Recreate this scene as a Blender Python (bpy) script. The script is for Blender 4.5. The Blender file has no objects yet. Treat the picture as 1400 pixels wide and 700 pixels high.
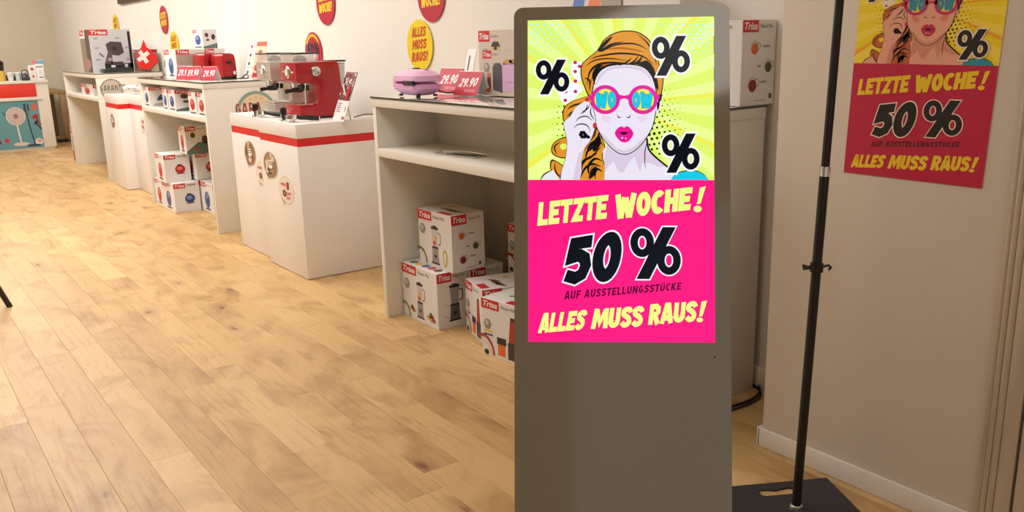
import bpy, bmesh, math, random
from mathutils import Vector, Matrix
from mathutils.geometry import tessellate_polygon

S = bpy.context.scene
COL = S.collection
random.seed(7)
R = math.radians

# ------------------------------------------------------------------ camera, world, light, exposure
def rgb(r, g, b):
    f = lambda c: (c / 255 / 12.92) if c / 255 <= .04045 else ((c / 255 + .055) / 1.055) ** 2.4
    return (f(r), f(g), f(b), 1)

FOC, PITCH, ROLL, YAW, EYE = 1192.37, 0.245146, -0.02466, 0.629275, 1.35
fw = Vector((math.sin(YAW) * math.cos(PITCH), math.cos(YAW) * math.cos(PITCH), -math.sin(PITCH)))
r0 = Vector((math.cos(YAW), -math.sin(YAW), 0)); u0 = r0.cross(fw)
rt = math.cos(ROLL) * r0 + math.sin(ROLL) * u0
up = -math.sin(ROLL) * r0 + math.cos(ROLL) * u0
cd = bpy.data.cameras.new('camera'); cam = bpy.data.objects.new('camera', cd); COL.objects.link(cam)
cd.sensor_width = 36; cd.lens = FOC / 1400 * 36; cd.clip_start = .02; cd.clip_end = 100
cam.matrix_world = Matrix(((rt.x, up.x, -fw.x, 0), (rt.y, up.y, -fw.y, 0), (rt.z, up.z, -fw.z, EYE), (0, 0, 0, 1)))
S.camera = cam

W = bpy.data.worlds.new('world'); S.world = W; W.use_nodes = True
W.node_tree.nodes['Background'].inputs[0].default_value = (.80, .80, .82, 1)
W.node_tree.nodes['Background'].inputs[1].default_value = .6

S.view_settings.view_transform = 'Standard'; S.view_settings.look = 'None'
S.view_settings.gamma = 1; S.view_settings.use_curve_mapping = False
S.view_settings.exposure = 0.0

def area(name, loc, size, sizey, power, color, target=None):
    l = bpy.data.lights.new(name, 'AREA'); l.shape = 'RECTANGLE'; l.size = size; l.size_y = sizey
    l.energy = power; l.color = color
    o = bpy.data.objects.new(name, l); COL.objects.link(o); o.location = loc
    if target:
        o.rotation_euler = (Vector(target) - Vector(loc)).to_track_quat('-Z', 'Y').to_euler()
    return o
WARM = (1, .965, .915)
area('ceiling_light_main', (.9, 8.6, 2.93), 1.4, 9.5, 222, WARM)
area('ceiling_light_wall', (1.55, 7.3, 2.85), .25, 11.2, 74, WARM, (2.65, 7.3, .9))
area('fill_light_far_wall', (.4, 14.2, 2.93), 2.2, 1.4, 42, WARM, (1.2, 15.9, 1.2))  # added fill, no fixture behind it, brightens the far wall
area('ceiling_light_near', (.5, 2.6, 2.93), 1.3, 2.2, 30, WARM)
area('ceiling_light_entrance', (.2, -1.2, 2.93), 1.5, 1.2, 17, (1, .94, .87))

# ------------------------------------------------------------------ materials
MATS = {}
def mat(key, col=(200, 200, 200), rough=.5, metal=0, emit=0, coat=0, alpha=1, trans=0, bump=0, bscale=200, var=0):
    if key in MATS: return MATS[key]
    m = bpy.data.materials.new(key); m.use_nodes = True; nt = m.node_tree; b = nt.nodes['Principled BSDF']
    c = rgb(*col)
    b.inputs['Base Color'].default_value = c; b.inputs['Roughness'].default_value = rough
    b.inputs['Metallic'].default_value = metal; b.inputs['Coat Weight'].default_value = coat
    b.inputs['Coat Roughness'].default_value = .06
    b.inputs['Transmission Weight'].default_value = trans; b.inputs['Alpha'].default_value = alpha
    if emit:
        b.inputs['Base Color'].default_value = (0, 0, 0, 1)
        b.inputs['Emission Color'].default_value = c; b.inputs['Emission Strength'].default_value = emit
    if bump or var:
        tc = nt.nodes.new('ShaderNodeTexCoord'); n = nt.nodes.new('ShaderNodeTexNoise'); n.inputs['Scale'].default_value = bscale
        n.inputs['Detail'].default_value = 4
        nt.links.new(tc.outputs['Object'], n.inputs['Vector'])
        if bump:
            bp = nt.nodes.new('ShaderNodeBump'); bp.inputs['Strength'].default_value = bump; bp.inputs['Distance'].default_value = .002
            nt.links.new(n.outputs['Fac'], bp.inputs['Height']); nt.links.new(bp.outputs['Normal'], b.inputs['Normal'])
        if var:
            n2 = nt.nodes.new('ShaderNodeTexNoise'); n2.inputs['Scale'].default_value = 1.7; n2.inputs['Detail'].default_value = 5
            nt.links.new(tc.outputs['Object'], n2.inputs['Vector'])
            mx = nt.nodes.new('ShaderNodeMix'); mx.data_type = 'RGBA'; mx.inputs['A'].default_value = c
            mx.inputs['B'].default_value = tuple(v * (1 - var) for v in c[:3]) + (1,)
            nt.links.new(n2.outputs['Fac'], mx.inputs['Factor']); nt.links.new(mx.outputs['Result'], b.inputs['Base Color'])
    MATS[key] = m; return m

def flatc(col, kind='paper'):
    k = f'{kind}_{col[0]}_{col[1]}_{col[2]}'
    if kind == 'screen':
        m = mat(k, col, .12, emit=1.0); m.node_tree.nodes['Principled BSDF'].inputs['IOR'].default_value = 1.25; return m
    return mat(k, col, .42)

M_WALL = mat('wall_paint', (232, 227, 220), .85, bump=.25, bscale=350, var=.04)
M_WALLFAR = mat('far_wall_paint', (222, 212, 190), .85, bump=.2, bscale=300, var=.05)
M_PILLAR = mat('pillar_paint', (222, 210, 194), .8, bump=.3, bscale=300, var=.07)
M_CEIL = mat('ceiling_paint', (238, 234, 226), .9, bump=.1, bscale=200)
M_BASE = mat('baseboard_paint', (230, 222, 212), .5, bump=.05, bscale=60)
M_LAM = mat('white_laminate', (229, 224, 213), .42, bump=.04, bscale=90, var=.03)
M_LAMIN = mat('cream_laminate', (212, 205, 190), .5, bump=.04, bscale=90, var=.04)
M_PED = mat('pedestal_white', (236, 231, 228), .35, bump=.03, bscale=80, var=.02)
M_RED = mat('red_stripe', (214, 28, 30), .4)
M_CARTON = mat('carton_white', (226, 222, 220), .5, bump=.05, bscale=60)
M_CARTON2 = mat('carton_grey', (176, 166, 158), .5, bump=.05, bscale=60)
M_BLACK = mat('black_plastic', (22, 20, 20), .35)
M_BLACKM = mat('black_powder_coat', (18, 15, 14), .45, bump=.05, bscale=500)
M_PLATE = mat('black_steel_plate', (44, 43, 46), .5, bump=.1, bscale=400, var=.15)
M_CHROME = mat('chrome', (225, 225, 225), .12, metal=1)
M_STEEL = mat('brushed_steel', (205, 202, 196), .3, metal=.9)
M_ALU = mat('aluminium', (200, 192, 180), .3, metal=.45)
M_REDENAMEL = mat('red_enamel', (164, 10, 24), .28, coat=.3)
M_PINK = mat('pink_enamel', (228, 160, 210), .28, coat=.4)
M_PINKL = mat('pale_pink_enamel', (238, 186, 226), .28, coat=.4)
M_KIOSK = mat('kiosk_glass', (134, 126, 106), .08, coat=.6)
M_KIOSKB = mat('kiosk_shell', (150, 146, 138), .35, metal=.4)
M_WOODOLD = mat('tan_wood', (168, 132, 92), .55, bump=.1, bscale=50, var=.25)
M_CLEAR = mat('clear_plastic', (225, 225, 222), .12, alpha=.35)
M_PAPER = mat('paper_white', (240, 238, 236), .55)
M_DARKGREY = mat('dark_grey', (60, 58, 56), .4)

def glass_mat():
    m = bpy.data.materials.new('glass_top'); m.use_nodes = True; nt = m.node_tree; b = nt.nodes['Principled BSDF']
    b.inputs['Base Color'].default_value = rgb(196, 205, 196); b.inputs['Roughness'].default_value = .05
    b.inputs['Coat Weight'].default_value = 1.0; b.inputs['Coat Roughness'].default_value = .02; b.inputs['Coat IOR'].default_value = 1.6
    return m
M_GLASS = glass_mat()
M_GEDGE = mat('glass_edge', (42, 52, 46), .2)

def wood_floor():
    m = bpy.data.materials.new('oak_plank'); m.use_nodes = True; nt = m.node_tree; N = nt.nodes; L = nt.links
    b = N['Principled BSDF']; tc = N.new('ShaderNodeTexCoord'); oi = N.new('ShaderNodeObjectInfo')
    off = N.new('ShaderNodeVectorMath'); off.operation = 'SCALE'; off.inputs[0].default_value = (37, 91, 13)
    L.new(oi.outputs['Random'], off.inputs['Scale'])
    add = N.new('ShaderNodeVectorMath'); add.operation = 'ADD'; L.new(tc.outputs['Object'], add.inputs[0]); L.new(off.outputs[0], add.inputs[1])
    def noise(sc, vec, detail=6, dist=0, rough=.6):
        mp = N.new('ShaderNodeMapping'); mp.inputs['Scale'].default_value = vec; L.new(add.outputs[0], mp.inputs[0])
        n = N.new('ShaderNodeTexNoise'); n.inputs['Scale'].default_value = sc; n.inputs['Detail'].default_value = detail
        n.inputs['Distortion'].default_value = dist; n.inputs['Roughness'].default_value = rough; L.new(mp.outputs[0], n.inputs['Vector']); return n
    def ramp(inp, stops):
        r = N.new('ShaderNodeValToRGB'); e = r.color_ramp.elements
        e[0].position, e[0].color = stops[0]; e[1].position, e[1].color = stops[-1]
        for p, c in stops[1:-1]:
            x = e.new(p); x.color = c
        L.new(inp, r.inputs[0]); return r
    def mix(f, a, bb, mode='MIX'):
        x = N.new('ShaderNodeMix'); x.data_type = 'RGBA'; x.blend_type = mode
        for s, v in (('Factor', f), ('A', a), ('B', bb)):
            if hasattr(v, 'is_linked') or isinstance(v, bpy.types.NodeSocket): L.new(v, x.inputs[s])
            else: x.inputs[s].default_value = v
        return x.outputs['Result']
    base = ramp(oi.outputs['Random'], [(0, rgb(194, 156, 102)), (.25, rgb(208, 172, 118)), (.5, rgb(200, 163, 108)), (.8, rgb(214, 180, 127)), (1, rgb(195, 157, 104))])
    big = noise(2.6, (1.6, .8, 1), 5, 1.2)
    c1 = mix(ramp(big.outputs['Fac'], [(.46, (0, 0, 0, 1)), (.76, (.9, .9, .9, 1))]).outputs[0], base.outputs[0], rgb(158, 116, 68))
    grain = noise(5, (9, .55, 1), 9, 1.8, .62)
    g = ramp(grain.outputs['Fac'], [(.3, (.86, .82, .76, 1)), (.48, (1, 1, 1, 1)), (.7, (.95, .93, .9, 1))])
    c2 = mix(1.0, c1, g.outputs[0], 'MULTIPLY')
    # cathedral figure: rings stretched along the board
    mp = N.new('ShaderNodeMapping'); mp.inputs['Scale'].default_value = (7, 1.6, 1); L.new(add.outputs[0], mp.inputs[0])
    wv = N.new('ShaderNodeTexWave'); wv.inputs['Scale'].default_value = 1.3; wv.inputs['Distortion'].default_value = 9
    wv.inputs['Detail'].default_value = 3; wv.inputs['Detail Scale'].default_value = .8; L.new(mp.outputs[0], wv.inputs['Vector'])
    wm0 = noise(1.3, (1.5, 1, 1), 2); wm = ramp(wm0.outputs['Fac'], [(.48, (0, 0, 0, 1)), (.62, (.8, .8, .8, 1))])
    wr = ramp(wv.outputs['Fac'], [(0, (.84, .79, .72, 1)), (.16, (1, 1, 1, 1)), (1, (1, 1, 1, 1))])
    c2 = mix(wm.outputs[0], c2, wr.outputs[0], 'MULTIPLY')
    # knots
    mk = N.new('ShaderNodeMapping'); mk.inputs['Scale'].default_value = (5.4, 2.6, 1); L.new(add.outputs[0], mk.inputs[0])
    nd = N.new('ShaderNodeTexNoise'); nd.inputs['Scale'].default_value = 6; L.new(mk.outputs[0], nd.inputs['Vector'])
    ad = N.new('ShaderNodeMix'); ad.data_type = 'RGBA'; ad.blend_type = 'ADD'; ad.inputs['Factor'].default_value = .22
    L.new(mk.outputs[0], ad.inputs['A']); L.new(nd.outputs['Color'], ad.inputs['B'])
    vo = N.new('ShaderNodeTexVoronoi'); vo.inputs['Scale'].default_value = 1.0; vo.inputs['Randomness'].default_value = 1; L.new(ad.outputs['Result'], vo.inputs['Vector'])
    sel = N.new('ShaderNodeSeparateColor'); L.new(vo.outputs['Color'], sel.inputs[0])
    th = N.new('ShaderNodeMath'); th.operation = 'GREATER_THAN'; th.inputs[1].default_value = .55; L.new(sel.outputs[0], th.inputs[0])
    kr = ramp(vo.outputs['Distance'], [(0, (1, 1, 1, 1)), (.05, (.8, .8, .8, 1)), (.11, (.32, .32, .32, 1)), (.36, (0, 0, 0, 1))])
    km = N.new('ShaderNodeMath'); km.operation = 'MULTIPLY'; L.new(kr.outputs[0], km.inputs[0]); L.new(th.outputs[0], km.inputs[1])
    c3 = mix(km.outputs[0], c2, rgb(112, 70, 36))
    L.new(c3, b.inputs['Base Color'])
    rr = ramp(grain.outputs['Fac'], [(.3, (.5, .5, .5, 1)), (.7, (.38, .38, .38, 1))]); L.new(rr.outputs[0], b.inputs['Roughness'])
    bp = N.new('ShaderNodeBump'); bp.inputs['Strength'].default_value = .12; bp.inputs['Distance'].default_value = .002
    L.new(grain.outputs['Fac'], bp.inputs['Height']); L.new(bp.outputs[0], b.inputs['Normal'])
    return m
M_OAK = wood_floor()

# ------------------------------------------------------------------ mesh helpers
class MB:
    """collects shapes into ONE mesh"""
    def __init__(s): s.bm = bmesh.new(); s.mats = []
    def mi(s, m):
        if m not in s.mats: s.mats.append(m)
        return s.mats.index(m)
    def _tag(s, faces, m):
        i = s.mi(m)
        for f in faces: f.material_index = i
    def box(s, a, b, m, bev=0, seg=2, M=None):
        before = set(s.bm.faces)
        x0, y0, z0 = a; x1, y1, z1 = b
        r = bmesh.ops.create_cube(s.bm, size=1)
        mt = Matrix.Translation(((x0 + x1) / 2, (y0 + y1) / 2, (z0 + z1) / 2)) @ Matrix.Diagonal((abs(x1 - x0), abs(y1 - y0), abs(z1 - z0), 1))
        bmesh.ops.transform(s.bm, matrix=mt, verts=r['verts'])
        if bev:
            ed = {e for v in r['verts'] for e in v.link_edges}
            bmesh.ops.bevel(s.bm, geom=list(ed), offset=bev, segments=seg, affect='EDGES', profile=.5)
        nf = [f for f in s.bm.faces if f not in before]
        if M is not None:
            bmesh.ops.transform(s.bm, matrix=M, verts=list({v for f in nf for v in f.verts}))
        s._tag(nf, m); return s
    def prism(s, pts, d, m, axis='y', o=0, M=None, bev=0):
        """pts: 2D outline; extruded from o to d along axis"""
        def P(p, t): return {'y': (p[0], t, p[1]), 'x': (t, p[0], p[1]), 'z': (p[0], p[1], t)}[axis]
        before = set(s.bm.faces)
        a = [s.bm.verts.new(P(p, o)) for p in pts]; b = [s.bm.verts.new(P(p, d)) for p in pts]
        n = len(pts); fs = [s.bm.faces.new(a), s.bm.faces.new(b[::-1])]
        for i in range(n): fs.append(s.bm.faces.new((a[i], b[i], b[(i + 1) % n], a[(i + 1) % n])))
        bmesh.ops.recalc_face_normals(s.bm, faces=fs)
        if bev:
            ed = {e for f in fs[:2] for e in f.edges}
            bmesh.ops.bevel(s.bm, geom=list(ed), offset=bev, segments=2, affect='EDGES', profile=.5)
        nf = [f for f in s.bm.faces if f not in before]
        if M is not None: bmesh.ops.transform(s.bm, matrix=M, verts=list({v for f in nf for v in f.verts}))
        s._tag(nf, m); return s
    def lathe(s, prof, m, c=(0, 0, 0), seg=24, M=None):
        before = set(s.bm.faces); rings = []
        for r, z in prof:
            rings.append([s.bm.verts.new((c[0] + r * math.cos(2 * math.pi * k / seg), c[1] + r * math.sin(2 * math.pi * k / seg), c[2] + z)) for k in range(seg)])
        for i in range(len(rings) - 1):
            for k in range(seg):
                k2 = (k + 1) % seg
                s.bm.faces.new((rings[i][k], rings[i][k2], rings[i + 1][k2], rings[i + 1][k]))
        s.bm.faces.new(rings[0][::-1]); s.bm.faces.new(rings[-1])
        nf = [f for f in s.bm.faces if f not in before]
        if M is not None: bmesh.ops.transform(s.bm, matrix=M, verts=list({v for f in nf for v in f.verts}))
        s._tag(nf, m); return s
    def tube(s, pts, r, m, seg=8, rad=None):
        pts = [Vector(p) for p in pts]; rings = []
        prev = None
        for i, p in enumerate(pts):
            t = (pts[min(i + 1, len(pts) - 1)] - pts[max(i - 1, 0)]).normalized()
            if prev is None:
                a = t.orthogonal().normalized()
            else:
                a = (prev - t * prev.dot(t)).normalized()
            prev = a; b = t.cross(a); rr = rad[i] if rad else r
            rings.append([s.bm.verts.new(p + (a * math.cos(2 * math.pi * k / seg) + b * math.sin(2 * math.pi * k / seg)) * rr) for k in range(seg)])
        fs = []
        for i in range(len(rings) - 1):
            for k in range(seg):
                k2 = (k + 1) % seg
                fs.append(s.bm.faces.new((rings[i][k], rings[i][k2], rings[i + 1][k2], rings[i + 1][k])))
        fs.append(s.bm.faces.new(rings[0][::-1])); fs.append(s.bm.faces.new(rings[-1]))
        s._tag(fs, m); return s
    def quad(s, pts, m):
        f = s.bm.faces.new([s.bm.verts.new(p) for p in pts]); s._tag([f], m); return s
    def build(s, name, parent=None, smooth=True):
        me = bpy.data.meshes.new(name); s.bm.to_mesh(me); s.bm.free()
        for m in s.mats: me.materials.append(m)
        if smooth:
            me.polygons.foreach_set('use_smooth', [True] * len(me.polygons)); me.set_sharp_from_angle(angle=R(32))
        o = bpy.data.objects.new(name, me); COL.objects.link(o)
        if parent: o.parent = parent
        return o

def tag(o, label, cat, group=None):
    o['label'] = label; o['category'] = cat
    if group: o['group'] = group
    return o
def thing(name, label, cat, loc=(0, 0, 0), rz=0, group=None, rot=None):
    o = bpy.data.objects.new(name, None); COL.objects.link(o); o.location = loc; o.rotation_euler = rot or (0, 0, rz)
    o.empty_display_size = .05
    return tag(o, label, cat, group)
def struct(o): o['kind'] = 'structure'; return o
def lab(o, l): o['label'] = l; return o
def copy_tree(o, parent=None):
    c = o.copy(); COL.objects.link(c); c.parent = parent
    for ch in list(o.children): copy_tree(ch, c)
    return c

def crom(p, n=5, closed=True):
    out = []; L = len(p)
    rng = range(L) if closed else range(L - 1)
    for i in rng:
        g = lambda k: Vector(p[k % L]) if closed else Vector(p[max(0, min(L - 1, k))])
        a, b, c, d = g(i - 1), g(i), g(i + 1), g(i + 2)
        for k in range(n):
            t = k / n
            q = .5 * ((2 * b) + (-a + c) * t + (2 * a - 5 * b + 4 * c - d) * t * t + (-a + 3 * b - 3 * c + d) * t ** 3)
            out.append(tuple(q))
    if not closed: out.append(tuple(p[-1]))
    return out

# stroke lettering -------------------------------------------------
def arc(cx, cy, rx, ry, a0, a1, n=14): return [(cx + rx * math.cos(R(a0 + (a1 - a0) * k / n)), cy + ry * math.sin(R(a0 + (a1 - a0) * k / n))) for k in range(n + 1)]
G = {}
def glyph(ch, w, *st): G[ch] = (w, st)
t_ = .125
glyph('L', .56, [(.13, 1), (.13, t_), (.56, t_)])
glyph('E', .60, [(.6, 1 - t_), (.13, 1 - t_), (.13, t_), (.6, t_)], [(.13, .5), (.52, .5)])
glyph('F', .58, [(.6, 1 - t_), (.13, 1 - t_), (.13, 0)], [(.13, .48), (.52, .48)])
glyph('T', .60, [(-.02, 1 - t_), (.62, 1 - t_)], [(.3, .9), (.3, 0)])
glyph('Z', .62, [(.03, 1 - t_), (.5, 1 - t_), (.14, t_), (.6, t_)])
glyph('W', 1.0, [(.12, 1), (.24, 0)], [(.25, .01), (.46, .86)], [(.50, .84), (.66, .01)], [(.68, 0), (.9, 1)])
glyph('O', .68, arc(.34, .5, .215, .375, 0, 360, 28))
glyph('C', .62, arc(.35, .5, .22, .375, 48, 312, 22))
glyph('G', .66, arc(.35, .5, .22, .375, 48, 350, 24), [(.36, .45), (.62, .45)])
glyph('H', .66, [(.13, 0), (.13, 1)], [(.53, 0), (.53, 1)], [(.13, .5), (.53, .5)])
glyph('A', .72, [(.1, 0), (.3, .9), (.42, .9), (.62, 0)], [(.2, .27), (.52, .27)])
glyph('U', .66, [(.13, 1), (.13, .33)] + arc(.33, .33, .2, .205, 180, 360, 10) + [(.53, 1)])
glyph('Ü', .66, [(.13, .88), (.13, .33)] + arc(.33, .33, .2, .205, 180, 360, 10) + [(.53, .88)], [(.18, 1.12), (.18, .97)], [(.48, 1.12), (.48, .97)])
glyph('S', .62, crom([(.56, .72), (.48, .86), (.3, .89), (.15, .8), (.15, .64), (.3, .54), (.45, .43), (.5, .27), (.4, .13), (.22, .11), (.08, .25)], 4, False))
glyph('N', .70, [(.13, 0), (.13, 1)], [(.14, .95), (.56, .05)], [(.57, 0), (.57, 1)])
glyph('M', .90, [(.1, 0), (.16, 1)], [(.2, .92), (.44, .3), (.7, .92)], [(.74, 1), (.8, 0)])
glyph('R', .66, [(.13, 0), (.13, 1)], [(.13, .88), (.38, .88), (.52, .78), (.52, .6), (.38, .47), (.13, .47)], [(.32, .48), (.56, 0)])
glyph('K', .66, [(.13, 0), (.13, 1)], [(.2, .45), (.56, 1)], [(.22, .55), (.58, 0)])
glyph('I', .27, [(.13, 0), (.13, 1)])
glyph('5', .66, [(.62, 1 - t_), (.2, 1 - t_), (.16, .56), (.34, .6), (.48, .52), (.53, .36), (.46, .18), (.3, .1), (.05, .17)])
glyph('0', .72, arc(.35, .5, .22, .375, 0, 360, 28))
glyph('9', .66, arc(.34, .66, .19, .22, 0, 360, 20), [(.53, .66), (.48, .3), (.3, 0)])
glyph('2', .64, [(.1, .72), (.18, .86), (.34, .89), (.5, .78), (.48, .6), (.14, t_), (.6, t_)])
glyph('.', .28, [(.13, 0), (.13, .2)])
glyph('!', .34, [(.15, 0), (.15, .19)], [(.15, .3), (.2, 1)])
glyph('-', .44, [(.05, .5), (.4, .5)])
glyph(' ', .34)

class Flat:
    """flat printed shapes in thin layers, ONE mesh"""
    def __init__(s, kind='paper', fm=None): s.v = []; s.f = []; s.m = []; s.mats = []; s.kind = kind; s.fm = fm
    def _m(s, c):
        m = c if isinstance(c, bpy.types.Material) else flatc(c, s.kind)
        if m not in s.mats: s.mats.append(m)
        return s.mats.index(m)
    def T(s, p): return s.fm(p) if s.fm else p
    def poly(s, pts, c, L=0, holes=(), sm=0):
        if sm: pts = crom(pts, sm)
        loops = [[Vector((*s.T(p), 0)) for p in q] for q in (pts, *holes)]
        flat = [p for q in loops for p in q]; b = len(s.v)
        s.v += [(p.x, p.y, L) for p in flat]; i = s._m(c)
        for t in tessellate_polygon(loops): s.f.append(tuple(b + k for k in t)); s.m.append(i)
    def rect(s, x0, y0, x1, y1, c, L=0): s.poly([(x0, y0), (x1, y0), (x1, y1), (x0, y1)], c, L)
    def ell(s, cx, cy, rx, ry, c, L=0, n=20, rot=0):
        cr, sr = math.cos(rot), math.sin(rot)
        s.poly([(cx + rx * math.cos(a) * cr - ry * math.sin(a) * sr, cy + rx * math.cos(a) * sr + ry * math.sin(a) * cr) for a in [2 * math.pi * k / n for k in range(n)]], c, L)
    def ring(s, cx, cy, rx, ry, tx, c, L=0, n=28):
        o = [(cx + rx * math.cos(2 * math.pi * k / n), cy + ry * math.sin(2 * math.pi * k / n)) for k in range(n)]
        i = [(cx + (rx - tx) * math.cos(2 * math.pi * k / n), cy + (ry - tx) * math.sin(2 * math.pi * k / n)) for k in range(n)]
        b = len(s.v); s.v += [(*s.T(p), L) for p in o + i]; m = s._m(c)
        for k in range(n): s.f.append((b + k, b + (k + 1) % n, b + n + (k + 1) % n, b + n + k)); s.m.append(m)
    def line(s, pts, w, c, L=0, sm=0, ext=0, mp=None, taper=False):
        if sm: pts = crom(pts, sm, False)
        p = [Vector(q) for q in pts]; closed = (p[0] - p[-1]).length < 1e-6 and len(p) > 3
        if ext and not closed:
            p[0] = p[0] + (p[0] - p[1]).normalized() * ext; p[-1] = p[-1] + (p[-1] - p[-2]).normalized() * ext
        if closed: p = p[:-1]
        n = len(p); a = []; bq = []
        for i in range(n):
            d0 = (p[i] - p[i - 1]) if (i > 0 or closed) else (p[1] - p[0])
            d1 = (p[(i + 1) % n] - p[i]) if (i < n - 1 or closed) else d0
            d0 = d0.normalized(); d1 = d1.normalized(); n0 = Vector((-d0.y, d0.x)); n1 = Vector((-d1.y, d1.x))
            mt = n0 + n1
            mt = n0 if mt.length < .2 else mt.normalized()
            k = 1 / max(.5, mt.dot(n0)); ww = w / 2 * k
            if taper: ww *= max(.08, math.sin(math.pi * (i + .3) / (n - .4)))
            a.append(p[i] + mt * ww); bq.append(p[i] - mt * ww)
        b = len(s.v); f = mp or s.T
        s.v += [(*f((q.x, q.y)), L) for q in a + bq]; m = s._m(c)
        for i in range(n if closed else n - 1):
            j = (i + 1) % n; s.f.append((b + i, b + j, b + n + j, b + n + i)); s.m.append(m)
    def text(s, txt, quad, c, L=0, t=.25, outline=None, ow=.06, gap=.06):
        """quad: BL, BR, TR, TL corners in the drawing's own coordinates"""
        tot = sum(G[ch][0] + gap for ch in txt) - gap
        BL, BR, TR, TL = [Vector(q) for q in quad]
        def mp(p):
            u, v = p[0] / tot, p[1]
            q = (BL * (1 - u) + BR * u) * (1 - v) + (TL * (1 - u) + TR * u) * v
            return s.T((q.x, q.y))
        x = 0
        for n_, ch in enumerate(txt):
            w, st = G[ch]
            for j, q in enumerate(st):
                q = [(a + x, b) for a, b in q]; e = .13 * j + (.5 if n_ % 2 else 0)
                if outline is not None: s.line(q, t + 2 * ow, outline, L - 1 + e * .9, ext=ow, mp=mp)
                s.line(q, t, c, L + e, mp=mp)
            x += w + gap
    def percent(s, x0, y0, x1, y1, c, L=0, outline=None, ow=.05, slant=0):
        """boxed percent sign, y up"""
        X = lambda u: x0 + (x1 - x0) * u; Y = lambda v: y0 + (y1 - y0) * v
        w, h = abs(x1 - x0), y1 - y0
        def el(cx, cy, rx, ry, e): return [(X(cx + (rx + e) * math.cos(a) + slant * (ry + e) * math.sin(a)), Y(cy + (ry + e * .9) * math.sin(a))) for a in [2 * math.pi * k / 26 for k in range(26)]]
        for e, cc, LL in ((ow, outline, L - 1), (0, c, L)):
            if cc is None: continue
            for cx, cy in ((.235, .70), (.765, .36)):
                s.poly(el(cx, cy, .235, .28, e), cc, LL, holes=[el(cx, cy, .085, .13, -e)])
            s.poly([(X(.12 - e * 1.2), Y(-e)), (X(.38 + e * .6), Y(-e)), (X(.9 + e * 1.2), Y(1 + e)), (X(.64 - e * .6), Y(1 + e))], cc, LL + .3)
    def build(s, name, parent, o, u, v, eps=.00025):
        o, u, v = Vector(o), Vector(u), Vector(v); n = u.cross(v).normalized()
        me = bpy.data.meshes.new(name)
        me.from_pydata([o + u * a + v * b + n * (eps * (L + 1)) for a, b, L in s.v], [], s.f)
        for m in s.mats: me.materials.append(m)
        me.polygons.foreach_set('material_index', s.m); me.update()
        ob = bpy.data.objects.new(name, me); COL.objects.link(ob)
        if parent: ob.parent = parent
        return ob

# bold italic brand lettering from the built-in font
_tc = {}
def brand_text(txt, shear=.25, off=.025):
    if (txt, shear) in _tc: return _tc[(txt, shear)]
    cu = bpy.data.curves.new('t', 'FONT'); cu.body = txt; cu.size = 1; cu.shear = shear; cu.offset = off; cu.resolution_u = 2; cu.space_character = .98
    ob = bpy.data.objects.new('t', cu); COL.objects.link(ob)
    dg = bpy.context.evaluated_depsgraph_get(); me = bpy.data.meshes.new_from_object(ob.evaluated_get(dg))
    vs = [(v.co.x, v.co.y) for v in me.vertices]; fs = [tuple(p.vertices) for p in me.polygons]
    bpy.data.objects.remove(ob); bpy.data.curves.remove(cu); bpy.data.meshes.remove(me)
    x0 = min(v[0] for v in vs); x1 = max(v[0] for v in vs); y0 = min(v[1] for v in vs); y1 = max(v[1] for v in vs)
    _tc[(txt, shear)] = ([((x - x0) / (x1 - x0), (y - y0) / (y1 - y0)) for x, y in vs], fs); return _tc[(txt, shear)]
def put_text(F, txt, x0, y0, x1, y1, c, L=1, shear=.25, off=.025):
    vs, fs = brand_text(txt, shear, off); b = len(F.v); i = F._m(c)
    F.v += [(*F.T((x0 + (x1 - x0) * x, y0 + (y1 - y0) * y)), L) for x, y in vs]
    for f in fs: F.f.append(tuple(b + k for k in f)); F.m.append(i)

# ------------------------------------------------------------------ the setting
XW, XP = 2.65, 2.25
m = MB(); m.box((-3.6, -2.6, -.12), (2.75, 16, -.012), mat('floor_screed', (96, 70, 44), .8, bump=.1)); floor = struct(m.build('floor'))
PW = .136
def plank_mesh(L):
    g, z1, c = .0002, -.0005, .0008; w = PW / 2 - g; l = L / 2 - g
    v = [(-w, -l, -.011), (w, -l, -.011), (w, l, -.011), (-w, l, -.011), (-w, -l, z1), (w, -l, z1), (w, l, z1), (-w, l, z1),
         (-w + c, -l + c, 0), (w - c, -l + c, 0), (w - c, l - c, 0), (-w + c, l - c, 0)]
    f = [(8, 9, 10, 11)] + [(a, (a + 1) % 4, 4 + (a + 1) % 4, 4 + a) for a in range(4)] + [(4 + a, 4 + (a + 1) % 4, 8 + (a + 1) % 4, 8 + a) for a in range(4)]
    me = bpy.data.meshes.new('plank'); me.from_pydata(v, [], f); me.materials.append(M_OAK); me.update(); return me
lens = [.62, .98, 1.42, 1.9, 2.2]; pm = [plank_mesh(L) for L in lens]
far_planks = []; npl = 0
fixed = {5: 3.168, 9: 3.617}
k = -30; rows = []
for k in range(-26, 15):
    x = .714 + PW * (k + .5)
    if x > 2.72: break
    y = -2.5 - random.random() * .9
    if k == 0: pass
    while y < 15.9:
        i = random.choice([1, 2, 2, 3, 3, 4]) if random.random() > .12 else 0
        if y + lens[i] > 16.1: i = 0
        rows.append((x, y + lens[i] / 2, i)); y += lens[i]
def inview(x, y, L):
    for t in (-.5, 0, .5):
        d = Vector((x, y + t * L, 0)) - Vector((0, 0, EYE)); z = d.dot(fw)
        if z > .1:
            px, py = 700 + FOC * d.dot(rt) / z, 350 - FOC * d.dot(up) / z
            if -60 < px < 1460 and -20 < py < 760: return True, z
    return False, 99
cand = []
for r in rows:
    ok, z = inview(r[0], r[1], lens[r[2]]); cand.append((0 if ok else 1, z, r))
cand.sort(key=lambda c: (c[0], c[1]))
rest = MB()
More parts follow.
